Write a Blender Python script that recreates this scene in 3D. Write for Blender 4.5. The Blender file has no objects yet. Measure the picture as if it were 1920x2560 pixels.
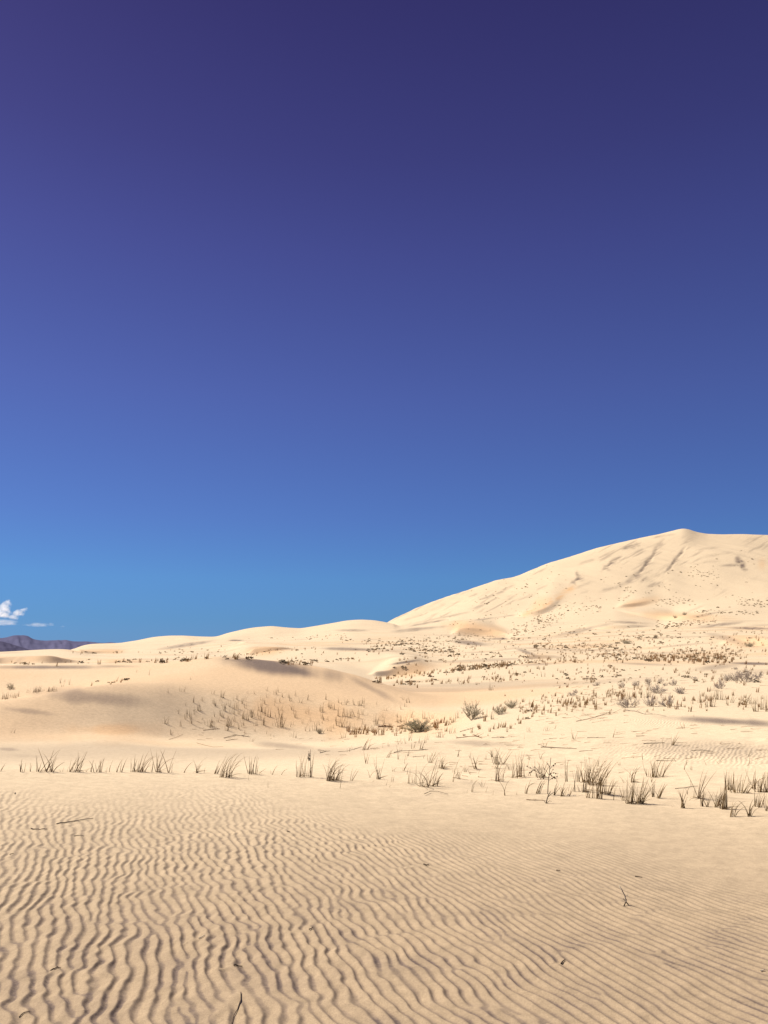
import bpy, bmesh, math, random
import numpy as np
from mathutils import Vector, Matrix, Euler

SC = bpy.context.scene
COL = SC.collection
rad = math.radians

# ------------------------------------------------------------------ camera, sky, sun, exposure
W, H, F = 1920.0, 2560.0, 1934.0            # photograph size and focal length in its pixels
PITCH = rad(10.5)
CAM_H = 1.6
cam = bpy.data.objects.new('camera', bpy.data.cameras.new('camera'))
COL.objects.link(cam)
cam.location = (0, 0, CAM_H)
cam.rotation_euler = (rad(90) + PITCH, 0, 0)
cam.data.sensor_fit = 'VERTICAL'
cam.data.angle = 2 * math.atan(H / 2 / F)
cam.data.clip_start = 0.05
cam.data.clip_end = 60000
SC.camera = cam

SUN_EL, SUN_AZ = rad(46), rad(-58)          # azimuth from +Y (view direction), negative = left
world = bpy.data.worlds.new('World')
SC.world = world
world.use_nodes = True
wn = world.node_tree
for n in list(wn.nodes):
    wn.nodes.remove(n)
out = wn.nodes.new('ShaderNodeOutputWorld')
bg = wn.nodes.new('ShaderNodeBackground')
sky = wn.nodes.new('ShaderNodeTexSky')
sky.sky_type = 'NISHITA'
sky.sun_disc = False
sky.sun_elevation = SUN_EL
sky.sun_rotation = SUN_AZ
sky.altitude = 900
sky.air_density = 1.0
sky.dust_density = 0.3
sky.ozone_density = 3.0
# a polarised desert sky: deeper and more violet towards the zenith
tc = wn.nodes.new('ShaderNodeTexCoord')
sx = wn.nodes.new('ShaderNodeSeparateXYZ')
ramp = wn.nodes.new('ShaderNodeValToRGB')
mul = wn.nodes.new('ShaderNodeMix'); mul.data_type = 'RGBA'; mul.blend_type = 'MULTIPLY'
mul.inputs['Factor'].default_value = 1.0
EXPOSURE = 0.86
GAM = 0.68
# height (sine of elevation), raw sky radiance there, colour it is graded to (8 bit)
SKY_FIT = [(0.009, (.7371, .7274, .5608), (103, 143, 186)), (0.045, (.5907, .7218, .6935), (96, 146, 194)), (0.095, (.4073, .5923, .7379), (92, 144, 202)),
           (0.172, (.2745, .4422, .6721), (86, 123, 192)), (0.321, (.1754, .2989, .5274), (78, 98, 168)), (0.482, (.1332, .2298, .4317), (68, 76, 142)),
           (0.573, (.1192, .2059, .3944), (61, 64, 125)), (0.693, (.1056, .1828, .3567), (53, 52, 108)), (1.0, (.0900, .1600, .3100), (46, 42, 96))]


def lin(c):
    c /= 255.0
    return ((c + 0.055) / 1.055) ** 2.4 if c > 0.04045 else c / 12.92


SKY_STOPS = [(z, tuple(lin(t) / 2 ** EXPOSURE / r ** GAM for r, t in zip(raw, tgt))) for z, raw, tgt in SKY_FIT]
scl = wn.nodes.new('ShaderNodeVectorMath'); scl.operation = 'SCALE'; scl.inputs['Scale'].default_value = 0.1
gam = wn.nodes.new('ShaderNodeGamma'); gam.inputs['Gamma'].default_value = GAM
up = wn.nodes.new('ShaderNodeVectorMath'); up.operation = 'SCALE'; up.inputs['Scale'].default_value = 10.0
wn.links.new(tc.outputs['Generated'], sx.inputs[0])
wn.links.new(sx.outputs['Z'], ramp.inputs['Fac'])
el = ramp.color_ramp.elements
for i, (p, c) in enumerate(SKY_STOPS):
    e = el[i] if i < 2 else el.new(p)
    e.position = p
    e.color = (*c, 1)
wn.links.new(sky.outputs['Color'], scl.inputs[0])
wn.links.new(scl.outputs[0], gam.inputs['Color'])
wn.links.new(gam.outputs[0], up.inputs[0])
wn.links.new(up.outputs[0], mul.inputs['A'])
wn.links.new(ramp.outputs['Color'], mul.inputs['B'])
wn.links.new(mul.outputs['Result'], bg.inputs['Color'])
bg.inputs['Strength'].default_value = 0.10
wn.links.new(bg.outputs[0], out.inputs['Surface'])

sun = bpy.data.objects.new('sun', bpy.data.lights.new('sun', 'SUN'))
COL.objects.link(sun)
sun.data.energy = 4.6
sun.data.angle = rad(0.53)
sun.data.color = (1.0, 0.93, 0.82)
sdir = Vector((math.sin(SUN_AZ) * math.cos(SUN_EL), math.cos(SUN_AZ) * math.cos(SUN_EL), math.sin(SUN_EL)))
sun.rotation_euler = (-sdir).to_track_quat('-Z', 'Y').to_euler()

SC.view_settings.view_transform = 'Standard'
SC.view_settings.look = 'None'
SC.view_settings.exposure = EXPOSURE
SC.view_settings.gamma = 1.0
SC.view_settings.use_curve_mapping = False
SC.cycles.volume_bounces = 6

# ------------------------------------------------------------------ helpers
rng = np.random.default_rng(11)
R = random.Random(5)


def hash2(ix, iy, seed):
    h = (ix.astype(np.int64) * 374761393 + iy.astype(np.int64) * 668265263 + seed * 1274126177) & 0xFFFFFFFF
    h = ((h ^ (h >> 13)) * 1274126177) & 0xFFFFFFFF
    h = ((h ^ (h >> 16)) * 2246822519) & 0xFFFFFFFF
    return ((h ^ (h >> 15)) & 0xFFFFFF).astype(np.float64) / 0xFFFFFF


def vnoise(x, y, seed=0):
    """smooth value noise in -1..1"""
    ix, iy = np.floor(x), np.floor(y)
    fx, fy = x - ix, y - iy
    fx = fx * fx * fx * (fx * (fx * 6 - 15) + 10)
    fy = fy * fy * fy * (fy * (fy * 6 - 15) + 10)
    a, b = hash2(ix, iy, seed), hash2(ix + 1, iy, seed)
    c, d = hash2(ix, iy + 1, seed), hash2(ix + 1, iy + 1, seed)
    return ((a + (b - a) * fx) * (1 - fy) + (c + (d - c) * fx) * fy) * 2 - 1


def fbm(x, y, seed=0, octs=4):
    s, a = 0, 1.0
    for o in range(octs):
        s = s + a * vnoise(x * 2 ** o, y * 2 ** o, seed + o * 17)
        a *= 0.5
    return s / 1.9


def sstep(a, b, x):
    t = np.clip((x - a) / (b - a), 0, 1)
    return t * t * (3 - 2 * t)


CP, SP = math.cos(PITCH), math.sin(PITCH)


def ray(px, py):
    """world direction through a photograph pixel -> (azimuth, tan of elevation)"""
    u, v = (px - W / 2) / F, (H / 2 - py) / F
    dx, dy, dz = u, CP - v * SP, SP + v * CP
    return math.atan2(dx, dy), dz / math.hypot(dx, dy)


def project(X, Y, Z):
    dz = Z - CAM_H
    dep = Y * CP + dz * SP
    up = -Y * SP + dz * CP
    dep = np.where(dep < 1e-3, 1e-3, dep)
    return W / 2 + F * X / dep, H / 2 - F * up / dep


def link(o, parent=None):
    COL.objects.link(o)
    if parent is not None:
        o.parent = parent
    return o


def tag(o, label=None, cat=None, group=None, kind=None):
    if label: o['label'] = label
    if cat: o['category'] = cat
    if group: o['group'] = group
    if kind: o['kind'] = kind
    return o


def mesh_from(name, v, f, mat=None, smooth=True):
    me = bpy.data.meshes.new(name)
    me.from_pydata([tuple(p) for p in v], [], f)
    if mat: me.materials.append(mat)
    if smooth:
        me.polygons.foreach_set('use_smooth', [True] * len(me.polygons))
    me.update()
    return me


def new_mat(name):
    m = bpy.data.materials.new(name)
    m.use_nodes = True
    nt = m.node_tree
    b = nt.nodes['Principled BSDF']
    return m, nt, b


# ------------------------------------------------------------------ materials
def sand_material():
    m, nt, b = new_mat('sand')
    N, L = nt.nodes, nt.links
    geo = N.new('ShaderNodeNewGeometry')
    pos = geo.outputs['Position']

    def noise(scale, detail=3, rough=0.6):
        n = N.new('ShaderNodeTexNoise')
        n.inputs['Scale'].default_value = scale
        n.inputs['Detail'].default_value = detail
        n.inputs['Roughness'].default_value = rough
        L.new(pos, n.inputs['Vector'])
        return n.outputs['Fac']

    def math_(op, a, b_, clamp=False):
        n = N.new('ShaderNodeMath'); n.operation = op; n.use_clamp = clamp
        for i, x in enumerate((a, b_)):
            if isinstance(x, (int, float)): n.inputs[i].default_value = x
            else: L.new(x, n.inputs[i])
        return n.outputs[0]

    def mix(fac, a, c):
        n = N.new('ShaderNodeMix'); n.data_type = 'RGBA'
        for i, x in ((0, fac), (6, a), (7, c)):
            if isinstance(x, (int, float)): n.inputs[i].default_value = x
            elif isinstance(x, tuple): n.inputs[i].default_value = (*x, 1)
            else: L.new(x, n.inputs[i])
        return n.outputs[2]

    def attr(name):
        n = N.new('ShaderNodeAttribute'); n.attribute_name = name
        return n.outputs['Fac']

    pale, warm, coarse_and_vignette, dark = (0.585, 0.468, 0.318), (0.575, 0.45, 0.298), (0.338, 0.252, 0.162), (0.13, 0.096, 0.082)
    shade_orange = (0.555, 0.36, 0.197)  # orange look of shaded slip faces, painted into the sand colour
    c = mix(math_('MULTIPLY', noise(0.35, 4), 0.75), pale, warm)
    c = mix(attr('shade_and_tone'), c, shade_orange)
    c = mix(attr('coarse_and_vignette'), c, coarse_and_vignette)
    # grains of dark mineral sorted by the wind
    sp = noise(150, 3, 0.8)
    sp2 = noise(45, 3, 0.7)
    mott = noise(7.0, 11, 0.9)
    grain = math_('ADD', math_('MULTIPLY', sp, 0.6), math_('MULTIPLY', sp2, 0.5))
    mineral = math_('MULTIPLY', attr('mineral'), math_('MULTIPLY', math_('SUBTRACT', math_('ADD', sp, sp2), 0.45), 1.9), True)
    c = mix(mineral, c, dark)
    # fine speckle everywhere
    g = N.new('ShaderNodeMapRange')
    g.inputs['From Min'].default_value = 0.3; g.inputs['From Max'].default_value = 0.7
    g.inputs['To Min'].default_value = 0.76; g.inputs['To Max'].default_value = 1.2
    L.new(sp, g.inputs['Value'])
    vm = N.new('ShaderNodeVectorMath'); vm.operation = 'SCALE'
    L.new(c, vm.inputs[0]); L.new(g.outputs[0], vm.inputs['Scale'])
    g2 = N.new('ShaderNodeMapRange')
    g2.inputs['From Min'].default_value = 0.38; g2.inputs['From Max'].default_value = 0.62
    g2.inputs['To Min'].default_value = 0.80; g2.inputs['To Max'].default_value = 1.14
    L.new(mott, g2.inputs['Value'])
    vm2 = N.new('ShaderNodeVectorMath'); vm2.operation = 'SCALE'
    L.new(vm.outputs[0], vm2.inputs[0]); L.new(g2.outputs[0], vm2.inputs['Scale'])
    L.new(vm2.outputs[0], b.inputs['Base Color'])
    b.inputs['Roughness'].default_value = 0.95
    b.inputs['Specular IOR Level'].default_value = 0.1
    # relief: grains close by, faint small ripples further off
    wv = N.new('ShaderNodeTexWave')
    mp = N.new('ShaderNodeMapping')
    mp.inputs['Rotation'].default_value = (0, 0, rad(28))
    L.new(pos, mp.inputs['Vector']); L.new(mp.outputs[0], wv.inputs['Vector'])
    wv.inputs['Scale'].default_value = 3.6
    wv.inputs['Distortion'].default_value = 7.0
    wv.inputs['Detail'].default_value = 2.0
    wv.inputs['Detail Scale'].default_value = 0.6
    b1 = N.new('ShaderNodeBump'); b1.inputs['Distance'].default_value = 0.02
    L.new(math_('MULTIPLY', attr('fine'), 0.42), b1.inputs['Strength'])
    L.new(wv.outputs['Fac'], b1.inputs['Height'])
    b2 = N.new('ShaderNodeBump'); b2.inputs['Distance'].default_value = 0.004
    b2.inputs['Strength'].default_value = 0.35
    L.new(math_('ADD', sp2, math_('MULTIPLY', sp, 0.4)), b2.inputs['Height'])
    L.new(b1.outputs[0], b2.inputs['Normal'])
    L.new(b2.outputs[0], b.inputs['Normal'])
    return m


def plant_material(name, c0, c1, rough=0.75, transl=0.0, base=None):
    """colour varies from plant to plant; c0 near the ground runs into c1 at the tips"""
    m, nt, b = new_mat(name)
    N, L = nt.nodes, nt.links
    oi = N.new('ShaderNodeObjectInfo')
    tc_ = N.new('ShaderNodeNewGeometry')
    n = N.new('ShaderNodeTexNoise'); n.inputs['Scale'].default_value = 9.0
    L.new(tc_.outputs['Position'], n.inputs['Vector'])
    ad = N.new('ShaderNodeMath'); ad.operation = 'ADD'
    sc_ = N.new('ShaderNodeMath'); sc_.operation = 'MULTIPLY'; sc_.inputs[1].default_value = 0.6
    L.new(oi.outputs['Random'], sc_.inputs[0])
    L.new(sc_.outputs[0], ad.inputs[0]); L.new(n.outputs['Fac'], ad.inputs[1])
    mr = N.new('ShaderNodeMapRange')
    mr.inputs['From Min'].default_value = 0.3; mr.inputs['From Max'].default_value = 1.3
    L.new(ad.outputs[0], mr.inputs['Value'])
    mx = N.new('ShaderNodeMix'); mx.data_type = 'RGBA'
    mx.inputs[6].default_value = (*c0, 1); mx.inputs[7].default_value = (*c1, 1)
    L.new(mr.outputs[0], mx.inputs[0])
    L.new(mx.outputs[2], b.inputs['Base Color'])
    b.inputs['Roughness'].default_value = rough
    b.inputs['Specular IOR Level'].default_value = 0.2
    if transl:
        tr = N.new('ShaderNodeBsdfTranslucent'); ms = N.new('ShaderNodeMixShader')
        ms.inputs[0].default_value = transl
        L.new(mx.outputs[2], tr.inputs['Color'])
        o_ = nt.nodes['Material Output']
        L.new(b.outputs[0], ms.inputs[1]); L.new(tr.outputs[0], ms.inputs[2]); L.new(ms.outputs[0], o_.inputs['Surface'])
    return m


M_SAND = sand_material()
M_BLADE = [plant_material('dry_blade_brown', (0.14, 0.086, 0.038), (0.33, 0.21, 0.10), transl=.4),
           plant_material('dry_blade_olive', (0.145, 0.102, 0.042), (0.32, 0.225, 0.10), transl=.4),
           plant_material('dry_blade_straw', (0.24, 0.16, 0.075), (0.40, 0.28, 0.14), transl=.35)]
M_RUST = plant_material('rusty_dead_grass', (0.17, 0.08, 0.037), (0.33, 0.18, 0.085), transl=.35)
M_FARGRASS = plant_material('brown_far_grass', (0.19, 0.115, 0.052), (0.42, 0.27, 0.13), transl=.4)
M_SHRUB = plant_material('grey_shrub_leaves', (0.27, 0.22, 0.195), (0.5, 0.42, 0.37), transl=.35)
M_SHRUBGREEN = plant_material('grey_green_shrub_leaves', (0.28, 0.245, 0.15), (0.48, 0.42, 0.28), transl=.35)
M_BARK = plant_material('grey_bark', (0.12, 0.095, 0.072), (0.27, 0.215, 0.165))
M_TWIG = plant_material('dark_twig', (0.045, 0.03, 0.02), (0.12, 0.08, 0.05))
M_PALETWIG = plant_material('bleached_twig', (0.45, 0.38, 0.27), (0.6, 0.52, 0.38))
M_FARSHRUB = plant_material('far_shrub', (0.09, 0.068, 0.04), (0.26, 0.19, 0.11), transl=.3)

# ------------------------------------------------------------------ terrain: profile lines of the dunes
# every line: (pixel column, pixel row, distance in metres) of a crest, a slope foot or a valley
LINES = [
    ('crest', [(-300, 1928, 11.9), (0, 1929, 11.8), (450, 1931, 11.8), (600, 1937, 11.6), (760, 1946, 11.4), (900, 1957, 11.1), (1100, 1974, 10.7),
               (1300, 1990, 10.3), (1500, 1999, 10.0), (1700, 2015, 9.7), (1920, 2034, 9.3), (2300, 2060, 9)], 200, 3),
    ('behind_crest', [(-300, 1937, 15), (0, 1938, 15), (450, 1937, 15), (600, 1930, 14.6), (760, 1922, 14.3), (900, 1926, 14), (1100, 1935, 13.6),
                      (1300, 1942, 13.2), (1500, 1950, 12.8), (1700, 1962, 12.3), (1920, 1978, 11.8), (2300, 1990, 11)], 36, 4),
    ('hollow', [(-300, 1902, 22), (0, 1898, 22), (280, 1886, 22), (600, 1884, 22), (760, 1882, 21.5), (860, 1884, 21), (1000, 1870, 20.5), (1100, 1866, 20.5),
                (1300, 1872, 19.5), (1500, 1876, 18.5), (1920, 1888, 17), (2300, 1890, 17)], 40, 6),
    ('slip_foot', [(-300, 1850, 31), (0, 1842, 31), (180, 1838, 31), (280, 1836, 31), (420, 1846, 32), (560, 1846, 32.6), (700, 1844, 33.0), (860, 1838, 33.0),
                   (1000, 1822, 33.6), (1100, 1812, 31), (1200, 1806, 28.5), (1400, 1802, 26), (1600, 1804, 24.5), (1750, 1808, 23.5), (1920, 1812, 22.5), (2300, 1815, 22)], 44, 6),
    ('slip_top', [(-300, 1775, 37), (0, 1756, 37), (60, 1746, 37), (120, 1736, 37.5), (200, 1722, 38), (300, 1708, 39), (400, 1706, 39), (500, 1716, 39.2),
                  (600, 1720, 39.4), (700, 1721, 39.4), (800, 1727, 39.2), (900, 1745, 37.8), (1000, 1766, 36.2), (1100, 1777, 34), (1200, 1776, 32.5),
                  (1400, 1764, 31), (1600, 1762, 30), (1750, 1766, 29), (1920, 1770, 28.5), (2300, 1770, 28)], 44, 5),
    ('shoulder_back', [(-300, 1778, 43), (0, 1760, 43), (60, 1749, 43), (120, 1737, 43.5), (200, 1718, 44), (300, 1698, 44.5), (400, 1688, 44.5), (525, 1682, 44),
                       (700, 1690, 43), (800, 1702, 42.5), (900, 1726, 41), (1000, 1748, 39), (1100, 1762, 37.5), (1200, 1760, 37), (1400, 1738, 37.5),
                       (1500, 1731, 37.5), (1700, 1728, 37), (1920, 1728, 37), (2300, 1728, 37)], 24, 5),
    ('low_dune_crest', [(-300, 1665, 62), (0, 1663, 60), (290, 1660, 57), (380, 1657, 55), (433, 1654, 54), (488, 1647, 53), (525, 1643, 52.5), (560, 1642, 52),
                        (600, 1643, 51), (640, 1648, 50.5), (717, 1655, 49), (780, 1664, 48), (808, 1669, 47.5), (856, 1681, 46.5), (895, 1690, 45.5), (929, 1702, 45),
                        (965, 1712, 44.5), (1001, 1724, 44), (1037, 1734, 43.5), (1097, 1745, 43), (1150, 1747, 43), (1300, 1733, 44), (1450, 1716, 46),
                        (1600, 1708, 47), (1750, 1704, 48), (1920, 1702, 48), (2300, 1700, 48)], 40, 4),
    ('hidden_dip', [(-300, 1674, 72), (0, 1673, 70), (400, 1668, 66), (525, 1658, 64), (640, 1662, 62), (760, 1674, 60), (850, 1692, 57), (950, 1718, 54),
                    (1040, 1729, 53), (1150, 1728, 53), (1300, 1712, 56), (1500, 1695, 60), (1750, 1688, 62), (1920, 1688, 62), (2300, 1688, 62)], 16, 5),
    ('plain_crest', [(-300, 1662, 105), (0, 1661, 104), (210, 1659, 104), (370, 1657, 103), (500, 1655, 102), (600, 1655, 100), (700, 1659, 96), (800, 1668, 91),
                     (880, 1684, 86), (940, 1699, 83), (1040, 1688, 85), (1140, 1674, 88), (1230, 1666, 92), (1297, 1659, 95), (1400, 1655, 97), (1540, 1653, 98),
                     (1700, 1654, 98), (1920, 1656, 97), (2300, 1656, 97)], 44, 4),
    ('behind_plain', [(-300, 1661, 120), (0, 1660, 120), (210, 1658, 120), (400, 1654, 120), (700, 1653, 116), (850, 1664, 112), (900, 1676, 108), (960, 1690, 104), (1040, 1684, 106),
                      (1100, 1674, 108), (1200, 1664, 110), (1300, 1657, 114), (1400, 1653, 117), (1540, 1651, 118), (1700, 1653, 118), (1800, 1655, 118), (1920, 1659, 118), (2300, 1656, 118)], 22, 4),
    ('small_dune_crest', [(-300, 1652, 150), (0, 1650, 150), (230, 1648, 150), (400, 1646, 150), (600, 1648, 148), (760, 1648, 142), (840, 1654, 134), (900, 1662, 124), (958, 1664, 118),
                          (985, 1656, 118), (1010, 1653, 119), (1032, 1652, 120), (1060, 1658, 124), (1100, 1657, 130), (1160, 1650, 138), (1250, 1645, 145), (1300, 1641, 150),
                          (1500, 1640, 150), (1700, 1641, 150), (1920, 1640, 150), (2300, 1640, 150)], 34, 3),
    ('mid_crest', [(-300, 1636, 215), (0, 1631, 215), (100, 1626, 215), (150, 1624, 215), (180, 1626, 215), (205, 1633, 215), (240, 1639, 215), (300, 1641, 215),
                   (400, 1640, 215), (500, 1637, 215), (580, 1636, 215), (620, 1634, 215), (680, 1627, 212), (760, 1622, 210), (832, 1620, 208), (880, 1619, 206),
                   (929, 1620, 204), (977, 1623, 202), (1010, 1627, 200), (1060, 1633, 200), (1140, 1634, 205), (1220, 1630, 210), (1290, 1622, 212), (1330, 1621, 212), (1380, 1626, 212),
                   (1460, 1630, 212), (1600, 1624, 215), (1750, 1612, 215), (1920, 1606, 215), (2300, 1600, 215)], 48, 3),
    ('mid_dip', [(-300, 1644, 265), (0, 1640, 265), (150, 1633, 265), (190, 1634, 265), (240, 1635, 262), (300, 1635, 260), (400, 1634, 260), (500, 1634, 258), (580, 1639, 250),
                 (620, 1637, 250), (680, 1628, 250), (760, 1624, 255), (832, 1622, 258), (929, 1621, 260), (1010, 1620, 262), (1100, 1620, 264), (1220, 1612, 268), (1290, 1612, 275),
                 (1380, 1608, 275), (1500, 1602, 275), (1700, 1592, 275), (1920, 1590, 275), (2300, 1590, 275)], 40, 3),
    ('third_crest', [(-300, 1645, 380), (0, 1641, 380), (150, 1635, 380), (174, 1627, 370), (220, 1622, 365), (260, 1623, 360), (310, 1628, 350), (350, 1624, 350), (400, 1621, 360),
                     (500, 1622, 350), (570, 1620, 310), (605, 1614, 290), (630, 1611, 290), (680, 1611, 292), (720, 1613, 300), (800, 1610, 330), (900, 1606, 350), (1000, 1603, 370),
                     (1080, 1603, 380), (1140, 1601, 385), (1200, 1601, 385), (1240, 1605, 385), (1300, 1592, 400), (1400, 1586, 400), (1520, 1578, 400), (1650, 1574, 400),
                     (1750, 1570, 400), (1850, 1570, 400), (1920, 1569, 400), (2300, 1568, 400)], 60, 3),
    ('fourth_line', [(-300, 1644, 550), (0, 1641, 550), (160, 1634, 550), (180, 1622, 550), (220, 1614, 550), (300, 1613, 550), (400, 1610, 545), (460, 1606, 540), (560, 1601, 530),
                     (600, 1600, 530), (640, 1602, 530), (700, 1599, 530), (760, 1596, 530), (850, 1582, 530), (880, 1578, 530), (960, 1579, 525), (1040, 1580, 520), (1120, 1584, 500), (1200, 1590, 490),
                     (1260, 1588, 490), (1330, 1572, 520), (1400, 1566, 530), (1480, 1558, 540), (1540, 1553, 550), (1600, 1556, 550), (1650, 1560, 550), (1700, 1550, 550), (1800, 1542, 550), (1920, 1545, 550), (2300, 1545, 550)], 70, 3),
    ('skyline_dunes', [(-300, 1646, 750), (0, 1643, 750), (160, 1634, 750), (200, 1616, 750), (220, 1611, 750), (240, 1609.5, 750), (300, 1608.5, 750), (340, 1603, 750), (386, 1594, 750), (425, 1590.5, 750),
                       (462, 1590, 750), (483, 1592, 750), (540, 1593.5, 750), (572, 1584, 750), (617, 1574, 750), (640, 1571, 750), (678, 1567.5, 750), (710, 1571, 750), (752, 1574, 750),
                       (814, 1563.5, 750), (864, 1555, 750), (902, 1552, 750), (935, 1553, 745), (964, 1558, 740), (1000, 1566, 730), (1025, 1565, 720), (1080, 1559, 700), (1122, 1555, 680), (1168, 1552, 660),
                       (1200, 1553, 660), (1240, 1558, 670), (1300, 1548, 690), (1370, 1536, 710), (1450, 1524, 720), (1500, 1520, 730), (1540, 1518, 730), (1600, 1522, 720), (1680, 1530, 710), (1760, 1515, 720),
                       (1850, 1512, 720), (1920, 1515, 720), (2300, 1520, 720)], 70, 2.2),
    ('dune_foot', [(-300, 1652, 840), (0, 1650, 840), (200, 1640, 840), (600, 1610, 840), (900, 1590, 830), (950, 1580, 820), (964, 1576, 815), (990, 1568, 810), (1025, 1566, 800), (1080, 1558, 790), (1140, 1549, 780), (1200, 1543, 780), (1250, 1540, 790),
                   (1330, 1530, 800), (1450, 1515, 810), (1540, 1508, 820), (1640, 1508, 820), (1760, 1503, 820), (1920, 1500, 820), (2300, 1500, 820)], 34, 2.2),
    ('great_dune_shoulder', [(-300, 1656, 900), (0, 1656, 900), (600, 1634, 900), (900, 1606, 900), (940, 1584, 900), (964, 1566, 900), (1010, 1552, 920), (1065, 1535, 940), (1122, 1516, 950), (1200, 1492, 960),
                             (1280, 1470, 985), (1360, 1446, 1000), (1434, 1426, 1015), (1500, 1409, 1030), (1569, 1393, 1045), (1640, 1381, 1060), (1708, 1374, 1065), (1780, 1372, 1065), (1860, 1374, 1065),
                             (1920, 1378, 1065), (2050, 1390, 1060), (2400, 1450, 1050)], 60, 12),
    ('great_dune_crest', [(-300, 1655, 1000), (0, 1655, 1000), (600, 1630, 1000), (900, 1600, 1000), (940, 1578, 1000), (964, 1559, 1000), (1010, 1535, 1010), (1065, 1512, 1030), (1122, 1491, 1050), (1180, 1472, 1070),
                          (1242, 1452, 1090), (1280, 1445, 1100), (1303, 1437, 1105), (1376, 1408, 1130), (1434, 1391, 1150), (1496, 1371, 1165), (1569, 1354, 1180), (1627, 1342, 1190),
                          (1666, 1333, 1195), (1689, 1327, 1198), (1708, 1322.5, 1200), (1723, 1325.5, 1200), (1743, 1333, 1202), (1766, 1337.5, 1205), (1800, 1339, 1210), (1860, 1338, 1210),
                          (1920, 1340, 1210), (2050, 1350, 1210), (2400, 1420, 1200)], 60, 1.8),
]
AZF = rad(33.0)
NF = 800
az_f = np.linspace(-AZF, AZF, NF)
az_side = np.array([34.5, 37, 40, 44, 49, 55, 62, 70, 80, 90, 102, 115, 130, 145, 160, 172])
az_all = np.concatenate([-rad(1) * az_side[::-1], az_f, rad(1) * az_side])
NC = len(az_all)


def gauss_smooth(a, s):
    r = int(4 * s)
    k = np.exp(-0.5 * (np.arange(-r, r + 1) / s) ** 2); k /= k.sum()
    return np.convolve(np.pad(a, r, mode='edge'), k, mode='valid')


kd, kz, seg = [], [], []
flat = np.ones(NC)
for d0, z0, n in ((0.35, 0.0, 0), (3.1, -0.005, 14), (6.6, -0.045, 250)):
    kd.append(flat * d0); kz.append(flat * z0)
    if n: seg.append(n)
fade_side = 1 - sstep(rad(31), rad(75), np.abs(az_all))
index_of = {}
for name, pts, n, sm in LINES:
    A, D, Z = [], [], []
    for px, py, d in pts:
        a, t = ray(px, py)
        A.append(a); D.append(d); Z.append(CAM_H + d * t)
    o = np.argsort(A)
    A, D, Z = np.array(A)[o], np.array(D)[o], np.array(Z)[o]
    d = np.interp(az_all, A, D); z = np.interp(az_all, A, Z)
    mid = slice(len(az_side), len(az_side) + NF)
    d[mid] = gauss_smooth(d[mid], 6); z[mid] = gauss_smooth(z[mid], sm * 1.15)
    z = z * fade_side
    index_of[name] = len(kd)
    kd.append(d); kz.append(z); seg.append(n)
for d0, z0, n in ((1700, 30.0, 10), (2600, -8, 6), (6000, -12, 5), (26000, -14, 5)):
    dd = flat * d0
    zz = flat * z0 if d0 != 1700 else np.where(az_all > ray(964, 1559)[0], 40.0, -4.0) * fade_side
    index_of['far%d' % d0] = len(kd)
    kd.append(dd); kz.append(zz); seg.append(n)
kd, kz = np.array(kd), np.array(kz)
NK = len(kd)
# monotone cubic through the knots, column by column
h = np.diff(kd, axis=0); s = np.diff(kz, axis=0) / h
m = np.zeros_like(kd)
w1 = 2 * h[1:] + h[:-1]; w2 = h[1:] + 2 * h[:-1]
with np.errstate(divide='ignore', invalid='ignore'):
    hm = (w1 + w2) / (w1 / s[:-1] + w2 / s[1:])
m[1:-1] = np.where(s[:-1] * s[1:] > 0, hm, 0)
m[0] = s[0]; m[-1] = s[-1]
Dg, Zg, row_of_knot = [], [], [0]
Dg.append(kd[0]); Zg.append(kz[0])
for i in range(NK - 1):
    n = seg[i]
    for j in range(1, n + 1):
        f = j / n
        d = kd[i] * (kd[i + 1] / kd[i]) ** f if i < 2 or i > 2 else kd[i] + (kd[i + 1] - kd[i]) * f
        t = (d - kd[i]) / h[i]
        z = (2 * t**3 - 3 * t**2 + 1) * kz[i] + (t**3 - 2 * t**2 + t) * h[i] * m[i] + (-2 * t**3 + 3 * t**2) * kz[i + 1] + (t**3 - t**2) * h[i] * m[i + 1]
        Dg.append(d); Zg.append(z)
    row_of_knot.append(len(Dg) - 1)
Dg, Zg = np.array(Dg), np.array(Zg)
NR = len(Dg)
AZ = np.broadcast_to(az_all, Dg.shape)
Xg, Yg = Dg * np.sin(AZ), Dg * np.cos(AZ)
# wind-shaped unevenness, growing with distance
for lam, amp, d_in, d_out in ((1.6, 0.012, 12, 60), (5.0, 0.05, 14, 140), (14.0, 0.17, 60, 500), (38.0, 0.42, 130, 1300), (95.0, 1.1, 330, 2600)):
    wgt = sstep(d_in, d_in * 1.8, Dg) * (1 - sstep(d_out, d_out * 1.6, Dg))
    nx, ny = Xg / lam, Yg / (lam * 1.5)
    nz = fbm(nx + 0.6 * vnoise(nx * 0.5, ny * 0.5, 91), ny, int(lam * 7), 3)
    nz = np.where(nz > 0, nz, nz * 0.6)
    Zg = Zg + amp * nz * wgt * (1 - 0.75 * np.exp(-((Dg - 1150) / 160) ** 2))


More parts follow.
